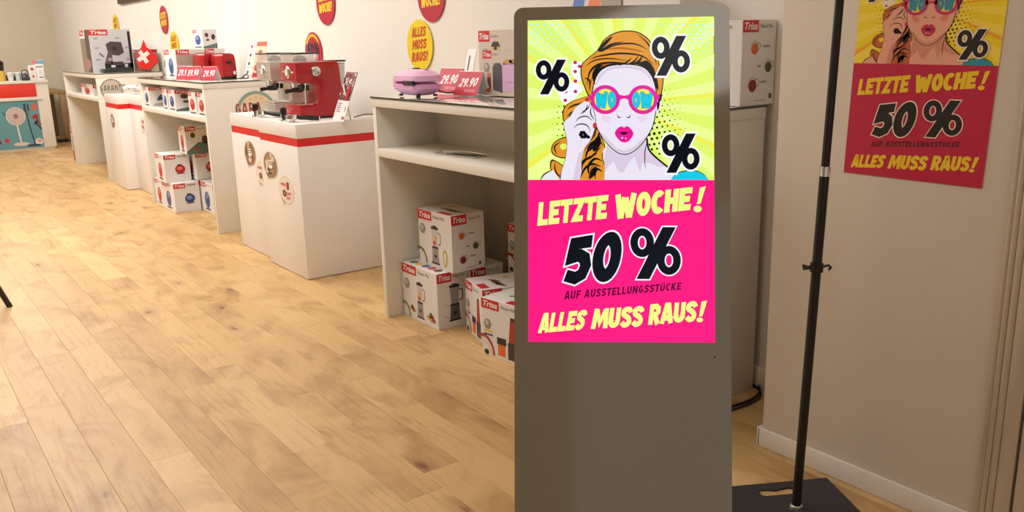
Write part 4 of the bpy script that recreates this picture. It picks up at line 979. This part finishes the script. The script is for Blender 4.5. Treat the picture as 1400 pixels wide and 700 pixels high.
m = MB(); m.box((-.03, -.09, .03), (.03, -.078, .04), M_STEEL, .002); m.build('clasp', t)
def cup(label, loc):
    t = thing('paper_cup_stack', label, 'cup', loc, 0, 'white cups on the sales desk'); m = MB(); m.lathe([(.03, 0), (.042, .1), (.044, .104), (.04, .104)], mat('cup_white', (214, 220, 224), .4)); m.build('cup', t); m = MB(); m.lathe([(.044, .1), (.046, .106), (.044, .112), (.03, .114)], M_PAPER); m.build('lid', t)
cup('leftmost of the white lidded cups on the sales desk', (1.68, 13.78, DZ)); cup('middle of the white lidded cups on the sales desk', (1.775, 13.82, DZ)); cup('rightmost of the white lidded cups on the sales desk', (1.85, 13.95, DZ))
t = thing('small_kettle', 'dark round kettle on the sales desk beside the leaflet stand', 'kettle', (1.855, 13.76, DZ)); m = MB(); m.lathe([(.05, 0), (.055, .04), (.03, .08), (.01, .1)], M_DARKGREY); m.build('body', t)
m = MB(); m.tube(crom([(-.04, 0, .05), (-.03, 0, .13), (.03, 0, .13), (.04, 0, .05)], 5, False), .006, M_BLACK); m.build('handle', t)
t = thing('leaflet_stand', 'white leaflet stand with pink and blue top, right end of the sales desk', 'leaflet', (2.0, 13.85, DZ))
m = MB(); m.box((-.085, -.01, 0), (.005, .0, .2), M_PAPER, .001); m.build('left_leaflet', t)
m = MB(); m.box((.01, -.015, 0), (.105, -.005, .215), M_PAPER, .001); m.build('right_leaflet', t)
m = MB(); m.box((-.03, .01, 0), (.12, .02, .27), flatc((206, 220, 232)), .001); m.build('back_leaflet', t)
F = Flat(); F.rect(.06, .2, .15, .26, (110, 180, 214), 0); F.rect(0, .21, .06, .27, (226, 130, 140), 0); F.build('back_print', t, (-.03, .01, 0), (1, 0, 0), (0, 0, 1), .0008)
F = Flat(); F.ell(.045, .15, .02, .02, (206, 40, 60)); F.ell(.05, .05, .015, .015, (206, 60, 80)); F.rect(.1, .17, .18, .185, (120, 120, 130)); F.rect(.12, .08, .16, .13, (226, 220, 220), 1); F.rect(.12, .03, .17, .04, (60, 60, 70)); F.build('front_print', t, (-.085, -.0165, 0), (1, 0, 0), (0, 0, 1), .0008)
# tan wooden table against the far wall
t = thing('wooden_table', 'tan wooden table against the far wall behind the sales desk', 'table', (2.28, 15.1, 0))
m = MB(); m.box((-.5, -.5, .70), (.2, .6, .75), M_WOODOLD, .004); m.build('tabletop', t)
for sx, sy in ((.14, -.46), (-.46, -.46), (.14, .54), (-.46, .54)): m = MB(); m.box((sx - .04, sy - .04, 0), (sx + .04, sy + .04, .70), M_WOODOLD, .004); m.build('leg', t)
m = MB(); m.box((-.46, .45, .3), (.14, .47, .68), M_WOODOLD, .003); m.build('modesty_panel', t)
stackbox('carton_box', 'white box standing under the wooden table', (2.17, 14.82, 0), (.16, .3, .34), M_CARTON)
t = thing('cable_box', 'small black power strip on the floor beside the wooden table leg', 'power strip', (2.32, 14.5, 0)); m = MB(); m.box((-.08, -.03, 0), (.08, .03, .05), M_BLACK, .006); m.build('body', t); m = MB(); m.tube([(.08, 0, .02), (.15, .05, .008), (.2, .2, .008)], .006, M_BLACK); m.build('cord', t)

# ------------------------------------------------------------------ stool at the left edge (one splayed leg in view)
t = thing('bar_stool', 'black splayed stool leg reaching into view at the left edge', 'stool', (.12, 5.24, 0))
m = MB(); m.lathe([(.16, .70), (.17, .715), (.17, .735), (.15, .745)], M_BLACK, (0, 0, 0), 32); m.build('seat', t)
for sx, sy in ((1, .1), (-1, .1), (.1, 1), (.1, -1)):
    m = MB(); m.tube([(sx * .345, sy * .345, .0), (sx * .10, sy * .10, .70)], .015, M_BLACK, 10); m.build('leg', t)

# ------------------------------------------------------------------ pop art print, used on the screen and on the poster
def popart(F, pal, L0=0):
    sk, sh, hair, hd, bk, bg, bg2, ray, mg, lip, cy, wh, le, dots, dotc = [pal[k] for k in ('skin', 'shade', 'hair', 'hairdark', 'black', 'bg', 'bg2', 'ray', 'magenta', 'lip', 'cyan', 'white', 'lens', 'dots', 'corner')]
    X0, X1, Y0, Y1 = 722.4, 975.4, 21.7, 246.6
    def clip(pts):
        def cut(p, f, inter):
            out = []
            for i in range(len(p)):
                a, b = p[i - 1], p[i]
                if f(b):
                    if not f(a): out.append(inter(a, b))
                    out.append(b)
                elif f(a): out.append(inter(a, b))
            return out
        ix = lambda v: (lambda a, b: (v, a[1] + (b[1] - a[1]) * (v - a[0]) / (b[0] - a[0])))
        iy = lambda v: (lambda a, b: (a[0] + (b[0] - a[0]) * (v - a[1]) / (b[1] - a[1]), v))
        top = lambda p: p[1] - (28.1 - 6 * (p[0] - X0) / 252)
        def it(a, b): t = top(a) / (top(a) - top(b)); return (a[0] + (b[0] - a[0]) * t, a[1] + (b[1] - a[1]) * t)
        for f, g_ in ((lambda p: p[0] >= X0, ix(X0)), (lambda p: p[0] <= X1, ix(X1)), (lambda p: p[1] <= Y1, iy(Y1)), (lambda p: top(p) >= 0, it)):
            pts = cut(pts, f, g_)
            if len(pts) < 3: return None
        return pts
    def P(pts, c, L, sm=0, ov=True):
        if ov: pts = [(700 + x / 2.8, y / 2.8) for x, y in pts]
        if sm: pts = crom(pts, sm)
        q = clip(pts)
        if q: F.poly(q, c, L0 + L)
    def Ln(pts, w, c, L, sm=4, ov=True, taper=True):
        if ov: pts = [(700 + x / 2.8, y / 2.8) for x, y in pts]
        F.line(pts, w * 1.5, c, L0 + L, sm=sm, taper=taper)
    F.poly([(722.4, 28), (974.4, 22), (975.9, 246.5), (722.4, 247)], bg, L0)
    cx, cy_ = 850, 140
    for k in range(24):
        a, b = R(15 * k + 2), R(15 * k + 9); r_ = 260
        P([(cx, cy_), (cx + r_ * math.cos(a), cy_ + r_ * math.sin(a)), (cx + r_ * math.cos(b), cy_ + r_ * math.sin(b))], bg2, 1, ov=False)
    for k in (1, 5, 9, 13, 15, 17, 20, 23):
        a, b = R(15 * k + 9), R(15 * k + 12); r_ = 260
        P([(cx, cy_), (cx + r_ * math.cos(a), cy_ + r_ * math.sin(a)), (cx + r_ * math.cos(b), cy_ + r_ * math.sin(b))], ray, 2, ov=False)
    for i in range(11):
        for j in range(9):
            x, y = 728 + 9 * i + 4.5 * (j % 2), 34 + 6 * j; r_ = 2.5 - .018 * math.hypot(x - 722, (y - 28) * 1.3)
            if r_ > .3 and (x - 722) + (y - 28) * 1.5 < 108: F.ell(x, y, r_, r_, dotc, L0 + 3, 8)
            x2 = 970 - 9 * i - 4.5 * (j % 2); r_ = 2.5 - .018 * math.hypot(975 - x2, (y - 28) * 1.1)
            if r_ > .3 and (975 - x2) + (y - 28) * .8 < 75: F.ell(x2, y, r_, r_, dotc, L0 + 3, 8)
    for i in range(10):
        for j in range(17):
            x, y = 888 + 7 * i - 1.6 * (j % 2) * 2, 98 + 7.2 * j - 1.2 * i
            r_ = 2.5 * max(0, 1 - i / 9) * max(0, 1 - abs(y - 185) / 105)
            if x - 2 > 884 - max(0, (y - 205)) * -1.4 and r_ > .35 and y < 216 : F.ell(x, y, r_, r_, dots, L0 + 3, 9)
    for i in range(3):
        for j in range(6):
            x, y = 758 + 7 * i - 2 * (j % 2), 146 + 8 * j; F.ell(x, y, .5 + .4 * i, .5 + .4 * i, dots, L0 + 3, 8)
    # bow
    bow1 = [(232, 236), (272, 235), (268, 262), (270, 300), (260, 320), (232, 290), (230, 262)]; bow2 = [(168, 340), (230, 318), (268, 325), (272, 350), (235, 385), (205, 402), (190, 385), (185, 365)]
    for b_ in (bow1, bow2): P(b_, wh, 4)
    for x, y in ((245, 240), (245, 275), (246, 312), (209, 352), (246, 352), (207, 386), (262, 255)): F.ell(700 + x / 2.8, y / 2.8, 2.6, 2.4, (206, 40, 100) if F.kind == 'screen' else (176, 40, 70), L0 + 5, 12)
    # hair back mass + outline
    H1 = [(300, 372), (284, 335), (270, 290), (273, 250), (294, 226), (334, 192), (352, 160), (385, 134), (430, 121), (480, 125), (518, 148), (540, 178), (556, 212), (562, 246), (577, 296), (573, 345), (561, 388), (500, 420), (320, 420)]
    P([(430 + (x - 430) * 1.025, 260 + (y - 260) * 1.03) for x, y in H1], bk, 6, 4); P(H1, hair, 7, 4)
    LK = [(302, 374), (262, 380), (226, 396), (203, 420), (202, 462), (222, 500), (236, 560), (262, 692), (352, 692), (359, 650), (347, 600), (356, 560), (332, 500), (318, 430)]
    P([(280 + (x - 280) * 1.05, 520 + (y - 520) * 1.01) for x, y in LK], bk, 6, 4); P(LK, hair, 7, 4)
    for c_ in ([(218, 533), (180, 540), (158, 562), (160, 590), (190, 604), (218, 596)], [(160, 618), (152, 648), (170, 680), (205, 695), (220, 694), (208, 650)]):
        q = c_; mx = sum(p[0] for p in q) / 6; my = sum(p[1] for p in q) / 6
        P([(mx + (x - mx) * 1.12, my + (y - my) * 1.12) for x, y in q], bk, 6, 3); P(q, hair, 7, 3)
    P([(186, 560), (205, 552), (215, 566), (196, 576)], bg, 8, 3)
    # shoulders, neck
    CH = [(372, 545), (350, 580), (358, 640), (356, 694), (640, 694), (640, 672), (606, 650), (560, 612), (530, 575), (520, 540), (512, 500)]
    P(CH, sk, 8); P([(372, 540), (356, 600), (358, 660), (372, 640), (392, 620), (412, 660), (428, 664), (440, 640), (470, 600), (492, 660), (496, 648), (500, 625), (528, 625), (560, 640), (590, 640), (556, 612), (528, 575), (518, 530)], sh, 9)
    Ln([(518, 530), (524, 570), (550, 602), (606, 648)], 1.6, bk, 10, taper=False); Ln([(518, 545), (510, 590), (512, 650)], .9, bk, 10)
    P([(110, 694), (128, 668), (160, 652), (188, 694)], sk, 8); Ln([(110, 694), (126, 670), (160, 652)], 1.2, bk, 9)
    P([(606, 694), (624, 670), (655, 657), (700, 655), (732, 668), (754, 694)], cy, 10, 0); Ln([(608, 690), (626, 670), (655, 657), (700, 655), (732, 668), (752, 690)], .9, bk, 11)
    # face
    FA = [(309, 400), (316, 330), (334, 284), (362, 260), (400, 251), (450, 249), (500, 258), (528, 282), (545, 320), (553, 372), (551, 420), (540, 480), (520, 520), (494, 556), (460, 584), (430, 591), (400, 580), (364, 546), (334, 500), (316, 450)]
    P([(431 + (x - 431) * 1.03, 430 + (y - 430) * 1.022) for x, y in FA], bk, 11, 3); P(FA, sk, 12, 3)
    P([(316, 340), (336, 288), (364, 264), (400, 254), (450, 252), (500, 261), (528, 286), (543, 325), (520, 290), (495, 272), (450, 262), (400, 264), (366, 274), (342, 300)], sh, 13)
    P([(334, 498), (366, 530), (400, 566), (430, 580), (460, 570), (500, 535), (520, 518), (494, 556), (460, 583), (430, 590), (400, 579), (364, 545)], sh, 13)
    P([(346, 440), (380, 452), (378, 472), (356, 468)], pal['blush'], 13, 4); P([(482, 450), (520, 440), (512, 466), (492, 470)], pal['blush'], 13, 4)
    # ear
    P([(552, 385), (566, 362), (574, 378), (566, 420), (554, 440)], sk, 12, 3); P([(556, 400), (564, 385), (566, 405), (558, 425)], bk, 13, 3); P([(560, 366), (574, 362), (572, 384), (562, 392)], bk, 14, 3)
    # hair strands in black
    for s_, w_ in (([(352, 165), (335, 190), (350, 192), (385, 170), (430, 160)], 2.6), ([(345, 200), (400, 172), (470, 168), (520, 190)], 1.6), ([(300, 228), (340, 215), (420, 205), (500, 215), (545, 250)], 1.8), ([(285, 255), (320, 232), (380, 225), (450, 235)], 1.3), ([(290, 330), (300, 280), (330, 250), (380, 240), (440, 242)], 2.2), ([(500, 245), (530, 262), (552, 300), (562, 350)], 2.2), ([(320, 325), (316, 290), (330, 262), (350, 250)], 3.4), ([(480, 130), (520, 165), (545, 215), (555, 250)], 1.4), ([(460, 250), (490, 232), (500, 215)], 2), ([(440, 250), (470, 235), (485, 215)], 1.6), ([(410, 252), (440, 240), (460, 222)], 1.6), ([(280, 300), (300, 310), (300, 350)], 1.6),
                   ([(215, 420), (240, 405), (290, 392)], 1.5), ([(212, 450), (232, 432), (255, 420)], 1.3), ([(325, 470), (318, 520), (275, 570), (268, 600)], 1.8), ([(338, 520), (320, 560), (290, 585), (285, 620)], 2), ([(345, 560), (310, 600), (275, 620), (270, 660)], 2.2), ([(350, 620), (320, 610), (295, 640), (300, 680)], 2.4), ([(350, 660), (325, 650), (320, 690)], 2), ([(190, 545), (165, 565), (175, 595)], 1.4), ([(165, 625), (172, 665), (205, 690)], 1.5)):
        Ln(s_, w_, bk, 14 if s_[0][1] < 360 else 8)
    for s_, w_ in (([(352, 560), (330, 540), (300, 560), (288, 600)], 2.4), ([(340, 500), (326, 540), (300, 570)], 2.2), ([(262, 690), (280, 650), (310, 630), (345, 640)], 2.2), ([(300, 692), (310, 660), (335, 645)], 2.4), ([(326, 440), (330, 480), (310, 520)], 2.2), ([(208, 470), (232, 440), (250, 430)], 1.8), ([(272, 560), (300, 530), (322, 500)], 1.8), ([(268, 640), (290, 610), (330, 590)], 1.8)):
        Ln(s_, w_, bk, 8)
    P([(318, 540), (336, 520), (344, 545), (330, 575), (312, 580)], bk, 8, 3); P([(300, 660), (322, 640), (330, 655), (312, 680), (298, 684)], bk, 8, 3)
    P([(500, 236), (520, 232), (545, 262), (556, 310), (558, 350), (540, 300), (520, 268), (496, 252), (470, 246), (440, 246), (470, 238)], bk, 8, 2); P([(330, 262), (352, 246), (400, 240), (440, 240), (440, 250), (400, 251), (362, 260), (336, 282), (322, 320), (316, 330), (318, 296)], bk, 8, 2)
    P([(352, 163), (375, 145), (388, 140), (370, 165), (345, 190), (335, 192)], bk, 8, 2)
    for s_ in ([(300, 330), (330, 262), (400, 238)], [(360, 190), (430, 185), (510, 200)], [(330, 480), (300, 545), (275, 590)], [(345, 640), (310, 640), (295, 690)]): Ln(s_, 2, hd, 13 if s_[0][1] < 340 else 8)
    # nose, lips
    Ln([(404, 440), (412, 452), (420, 448)], 1.0, bk, 14); Ln([(440, 448), (450, 452), (456, 440)], 1.0, bk, 14); Ln([(408, 415), (404, 432), (406, 446)], .5, sh, 14)
    P([(396, 512), (410, 490), (424, 486), (432, 491), (440, 485), (452, 489), (467, 512), (458, 532), (444, 545), (428, 547), (412, 538)], lip, 14, 4)
    P([(418, 513), (430, 506), (444, 512), (430, 518)], bk, 15, 3); Ln([(398, 512), (418, 508), (432, 512), (446, 508), (465, 512)], .7, bk, 15); F.ell(700 + 424 / 2.8, 530 / 2.8, 1.6, .9, wh, L0 + 16, 8); F.ell(700 + 438 / 2.8, 532 / 2.8, 1, .8, wh, L0 + 16, 8)
    # hand and arm
    HA = [(188, 694), (262, 694), (268, 620), (280, 570), (300, 545), (318, 500), (322, 462), (316, 430), (306, 405), (292, 386), (278, 392), (246, 414), (226, 448), (200, 474), (214, 540), (208, 610)]
    P([(255 + (x - 255) * 1.035, 540 + (y - 540) * 1.006) for x, y in HA], bk, 16, 2); P(HA, sk, 17, 2)
    P([(236, 694), (262, 694), (268, 620), (280, 572), (258, 590), (246, 640)], sh, 18)
    for s_ in ([(246, 470), (262, 452), (290, 448), (312, 466)], [(236, 496), (258, 478), (290, 482), (304, 510)], [(292, 400), (284, 425), (262, 440)], [(306, 410), (304, 436), (318, 462)], [(270, 430), (290, 420), (302, 400)]): Ln(s_, 1.1, bk, 19)
    P([(282, 382), (292, 374), (300, 380), (296, 390), (284, 390)], (214, 50, 50), 19, 3); P([(312, 480), (322, 470), (328, 482), (318, 496)], (214, 50, 50), 19, 3)
    for a in range(6): F.ell(700 + (275 + 9 * math.cos(a)) / 2.8, (518 + 9 * math.sin(a * 1.05)) / 2.8, 2.7, 2.7, bk, L0 + 19, 10)
    Ln([(284, 522), (302, 530)], 3.4, bk, 19)
    # glasses
    for c_, tx, q in ((360, 'WO', (-36, 40)), (503, 'OW', (-42, 36))):
        F.ell(700 + c_ / 2.8, 383 / 2.8, 16, 16, le, L0 + 20, 28)
        x0, x1 = 700 + (c_ + q[0]) / 2.8, 700 + (c_ + q[1]) / 2.8
        F.text(tx, [(x0, 148), (x1, 148), (x1, 126.5), (x0, 126.5)], cy, L0 + 22, t=.27, outline=(30, 110, 150), ow=.03)
        F.ring(700 + c_ / 2.8, 383 / 2.8, 20, 20, 5.2, mg, L0 + 24, 36)
    P([(404, 362), (432, 368), (458, 362), (460, 388), (432, 378), (404, 388)], mg, 24, 0); P([(298, 362), (312, 370), (310, 388), (298, 380)], mg, 24); P([(552, 366), (566, 362), (566, 378), (554, 388)], mg, 24)
    F.percent(733.5, 130, 779.5, 82, pal['ink'], L0 + 27, wh); F.percent(891.5, 104, 943, 49, pal['ink'], L0 + 27, wh); F.percent(905, 237, 956, 183, pal['ink'], L0 + 27, wh)

def sale_text(F, pal, L0=0):
    pk, ye, ink, wh, dk = pal['pink'], pal['text'], pal['ink'], pal['white'], pal['small']
    F.poly([(722.4, 247), (975.9, 246.5), (977.3, 468.4), (722.4, 468.2)], pk, L0)
    F.text('LETZTE', [(735, 310), (830, 299.5), (833, 267), (737.5, 278)], ye, L0 + 2, t=.25, gap=.045)
    F.text('WOCHE', [(842.5, 300.5), (943.5, 287), (947, 256.5), (842.5, 267)], ye, L0 + 2, t=.27, gap=.04)
    F.poly([(952.5, 279.5), (957.5, 279), (964.5, 255), (956.5, 257)], ye, L0 + 2); F.ell(953.5, 286, 5.4, 4.4, ye, L0 + 2)
    F.text('50', [(770, 388), (846, 385), (856, 315), (777, 328)], ink, L0 + 4, t=.27, outline=wh, ow=.035, gap=.03)
    F.percent(862.5, 382, 931, 311, ink, L0 + 4, wh, .028)
    F.text('AUF AUSSTELLUNGSSTÜCKE', [(772, 410.5), (931, 396.5), (932.5, 386), (773.5, 399)], dk, L0 + 2, t=.2, gap=.1)
    F.text('ALLES', [(736, 456.5), (798, 450.5), (804, 424.5), (740, 430)], ye, L0 + 2, t=.26, gap=.04)
    F.text('MUSS', [(809, 450.5), (878.5, 446), (881, 419), (813.5, 423)], ye, L0 + 2, t=.26, gap=.04)
    F.text('RAUS', [(886.5, 444.5), (951, 439), (953, 412), (890, 416.5)], ye, L0 + 2, t=.26, gap=.04)
    F.poly([(955.5, 433), (960, 432.5), (966.5, 411), (959, 412.5)], ye, L0 + 2); F.ell(956.5, 437.4, 4.4, 3.2, ye, L0 + 2)

SCR = dict(skin=(238, 230, 246), shade=(222, 204, 226), hair=(226, 150, 44), hairdark=(180, 100, 30), black=(16, 14, 20), bg=(226, 250, 110), bg2=(238, 255, 150), ray=(240, 242, 84), magenta=(230, 36, 160), lip=(236, 24, 150), cyan=(20, 205, 232), white=(250, 252, 255), lens=(246, 240, 90), dots=(30, 40, 10), corner=(186, 252, 232), ink=(10, 14, 24), blush=(234, 216, 238), pink=(255, 26, 132), text=(246, 255, 140), small=(100, 0, 48))
PAP = dict(skin=(232, 166, 140), shade=(214, 140, 120), hair=(196, 96, 44), hairdark=(130, 50, 30), black=(26, 18, 18), bg=(240, 208, 20), bg2=(246, 216, 70), ray=(240, 170, 40), magenta=(200, 40, 90), lip=(196, 40, 84), cyan=(50, 140, 160), white=(236, 222, 200), lens=(240, 200, 60), dots=(50, 40, 10), corner=(240, 220, 120), ink=(26, 22, 22), blush=(220, 130, 110), pink=(190, 28, 66), text=(240, 200, 40), small=(70, 14, 30))
def scrmap(w, h):
    def f(p):
        x, y = p; u = (x - 722.4) / (252 + 2.8 * (y - 25) / 443); v = (468.2 - y) / (440.2 + 6 * u); return (u * w, v * h)
    return f

# ------------------------------------------------------------------ digital sign (leaning back)
Rv = Vector((0.7631, -0.6462, -0.0043)); Uv = Vector((0.1704, 0.1948, 0.9659)); Nv = Rv.cross(Uv).normalized(); Uv = Nv.cross(Rv).normalized()
Cc = Vector((1.2658, 1.3420, 1.0525)); SW, SH = .392, .6866
foot = Cc - Uv * (Cc.z / Uv.z)
t = thing('digital_sign', 'tall leaning screen stand with a lit pop art sale advert', 'sign', (0, 0, 0))
Mk = Matrix(((Rv.x, Uv.x, Nv.x, foot.x), (Rv.y, Uv.y, Nv.y, foot.y), (Rv.z, Uv.z, Nv.z, foot.z), (0, 0, 0, 1)))
t.matrix_world = Mk
hc = (Cc - foot).length; HT = hc + SH / 2 + .026; BW = .2255
def rrect(x0, y0, x1, y1, r_, n=6):
    out = []
    for cx, cy, a0 in ((x1 - r_, y1 - r_, 0), (x0 + r_, y1 - r_, 90), (x0 + r_, y0 + r_, 180), (x1 - r_, y0 + r_, 270)):
        for k in range(n + 1): a = R(a0 + 90 * k / n); out.append((cx + r_ * math.cos(a), cy + r_ * math.sin(a)))
    return out
m = MB(); m.prism(rrect(-BW + .002, .012, BW + .002, HT, .018), -.003, M_KIOSKB, 'z', -.045, bev=.004); m.build('back_shell', t)
m = MB(); m.prism(rrect(-BW, .012, BW + .004, HT + .002, .02), .0, M_KIOSK, 'z', -.003); m.build('front_glass', t)
F = Flat('screen', scrmap(SW, SH)); F.poly([(722.4, 28), (974.4, 22), (977.3, 468.4), (722.4, 468.2)], SCR['bg'], 0); sc_ = F.build('screen', t, (-SW / 2, hc - SH / 2, .0004), (1, 0, 0), (0, 1, 0), .0001)
F = Flat('screen', scrmap(SW, SH)); popart(F, SCR, 1); F.build('pop_art_picture', sc_, (-SW / 2, hc - SH / 2, .0006), (1, 0, 0), (0, 1, 0), .00006)
F = Flat('screen', scrmap(SW, SH)); sale_text(F, SCR, 1); F.build('sale_lettering', sc_, (-SW / 2, hc - SH / 2, .0006), (1, 0, 0), (0, 1, 0), .0001)
m = MB(); m.prism([(.0, .0), (.0, .02), (-.05, .02), (-.05, .0)], .2, M_KIOSKB, 'x', -.2, M=Matrix(((1, 0, 0, 0), (0, 0, 1, .0), (0, 1, 0, 0), (0, 0, 0, 1)))); m.build('bottom_rail', t)
Mi = Mk.inverted()
for s in (-.14, .14):
    a = Mi @ (foot + Rv * s + Uv * .75 - Nv * .047); wpt = foot + Rv * s + Uv * .75 - Nv * .047; g_ = Vector((wpt.x, wpt.y, 0)) + Vector((.62, .74, 0)) * .16; g_.z = .012; b = Mi @ g_
    m = MB(); m.tube([a, b], .011, M_KIOSKB); m.build('rear_strut', t)
m = MB(); m.lathe([(.0022, 0), (.0022, .0006)], M_BLACK, (.195, hc - SH / 2 - .03, 0.0), 10); m.build('sensor_dot', t)

# ------------------------------------------------------------------ poster on the pillar
t = thing('sale_poster', 'paper sale poster with the same pop art woman, on the beige wall at the right', 'poster', (XP - .0015, 1.451, .951))
pv = Vector((0, -.028, 1)).normalized(); PWd, PHt = .393, .612
m = MB(); m.prism([(0, 0), (-PWd, 0), (-PWd - .017, PHt), (-.017, PHt)], .001, flatc((226, 200, 180)), 'x', -.0002); m.build('paper', t)
F = Flat('paper', scrmap(PWd, PHt)); popart(F, PAP, 1); F.build('pop_art_picture', t, (-.0006, 0, 0), (0, -1, 0), pv, .00006)
F = Flat('paper', scrmap(PWd, PHt)); sale_text(F, PAP, 1); F.build('sale_lettering', t, (-.0006, 0, 0), (0, -1, 0), pv, .0001)

# ------------------------------------------------------------------ pole stand with base plate
t = thing('pole_stand', 'thin black pole on a black floor plate, before the beige wall', 'stand', (1.997, 1.369, 0))
e1 = Vector((-.877, .48)).normalized(); e2 = Vector((-.48, -.877)).normalized(); c0 = Vector((2.215 - 1.997, 1.416 - 1.369))
def pl(a, b): q = c0 + e1 * a + e2 * b; return (q.x, q.y)
out = [pl(0, 0), pl(.42, 0), pl(.42, .36), pl(0, .36)]
hs = [pl(.15 + .055 * math.cos(a) , .042 + .014 * math.sin(a) * (1 if math.sin(a) > 0 else .8)) for a in [2 * math.pi * k / 16 for k in range(16)]]
hs = [pl(x_, y_) for x_, y_ in ((.165, .028), (.15, .032), (.19, .028))][:0] or [pl(.185 + u_, .055 + v_) for u_, v_ in ((-.054, -.012), (-.046, -.02), (-.02, -.017), (0, -.01), (.02, -.017), (.046, -.02), (.054, -.012), (.054, .008), (.044, .018), (-.044, .018), (-.054, .008))]
bm = MB(); zt, zb = .0055, .0005
lp = [[Vector((*p, 0)) for p in out], [Vector((*p, 0)) for p in hs]]; fl = [p for q in lp for p in q]
vt = [bm.bm.verts.new((p.x, p.y, zt)) for p in fl]; vb = [bm.bm.verts.new((p.x, p.y, zb)) for p in fl]; fs = []
for tr_ in tessellate_polygon(lp): fs.append(bm.bm.faces.new([vt[i] for i in tr_])); fs.append(bm.bm.faces.new([vb[i] for i in tr_][::-1]))
for s0, n in ((0, 4), (4, len(hs))):
    for i in range(n): a, b = s0 + i, s0 + (i + 1) % n; fs.append(bm.bm.faces.new((vt[a], vt[b], vb[b], vb[a])))
bm._tag(fs, M_PLATE); bmesh.ops.recalc_face_normals(bm.bm, faces=fs); o = bm.build('base_plate', t, False); o['label'] = 'flat black plate with a cut-out handle'
q = pl(.02, .022); m = MB(); m.lathe([(.004, zt), (.004, zt + .001)], M_BLACK, (q[0], q[1], 0), 10); m.build('corner_hole_dot', t)  # black disc drawn for the dark of a small hole in the plate corner
tilt = Vector((.038, 0, 1))
m = MB(); m.tube([tilt * .012, tilt * .985], .0132, M_BLACKM, 16); m.build('lower_tube', t)
m = MB(); m.tube([tilt * .972, tilt * .998], .0138, M_CHROME, 16); m.build('joint_ring', t)
m = MB(); m.tube([tilt * .998, tilt * 1.95], .0112, M_BLACKM, 16); m.build('upper_tube', t)
m = MB(); m.lathe([(.019, zt), (.018, .011), (.0135, .014)], M_CHROME); m.build('socket', t)
zc = .722; m = MB(); cc = tilt * zc
m.tube([cc + Vector((0, 0, -.012)), cc + Vector((0, 0, .012))], .018, M_BLACK, 16)
d_ = rt.copy(); d_.z = 0; d_ = Vector((.81, -.59, 0))
m.tube([cc - d_ * .012, cc - d_ * .034 + Vector((0, 0, .003)), cc - d_ * .037 + Vector((0, 0, .008))], .0045, M_BLACK, 8); m.tube([cc - d_ * .02, cc - d_ * .037 + Vector((0, 0, -.002))], .0055, M_BLACK, 8)
m.tube([cc + d_ * .012, cc + d_ * .033 + Vector((0, 0, .005)), cc + d_ * .039 + Vector((0, 0, -.001)), cc + d_ * .033 + Vector((0, 0, -.009))], .0038, M_BLACK, 8); m.build('clamp', t)
# cable on the floor behind the sign
m = MB(); m.tube(crom([(2.35, 1.96, .006), (2.48, 1.945, .006), (2.57, 1.96, .006), (2.625, 2.01, .006), (2.632, 2.2, .03)], 6, False), .005, M_BLACK, 8)
m.tube(crom([(2.3, 1.94, .006), (2.45, 1.925, .006), (2.56, 1.94, .006), (2.628, 2.0, .015)], 6, False), .004, M_BLACK, 8)
tag(m.build('floor_cable'), 'black cables on the floor at the near end of the nearest counter', 'cable')

# ------------------------------------------------------------------ ceiling spots (above the frame)
for k in range(6):
    y = 2.0 + 2.2 * k
    t = thing('ceiling_spotlight', 'white track spotlight under the ceiling ' + ('before the nearest counter', 'above the large pedestals', 'above the middle counter', 'above the small pedestals', 'above the farthest counter', 'before the sales desk')[k], 'lamp', (1.3, y, 3.0), 0, 'ceiling spotlights')
    m = MB(); m.box((-.02, -.1, -.03), (.02, .1, 0), M_PAPER, .003); m.build('track_adapter', t)
    m = MB(); m.lathe([(.03, -.16), (.045, -.16), (.045, -.05), (.02, -.04)], M_PAPER); m.build('housing', t)
    m = MB(); m.lathe([(.028, -.162), (.028, -.158)], mat('lamp_lens', (255, 236, 205), .3, emit=6)); m.build('lens', t)
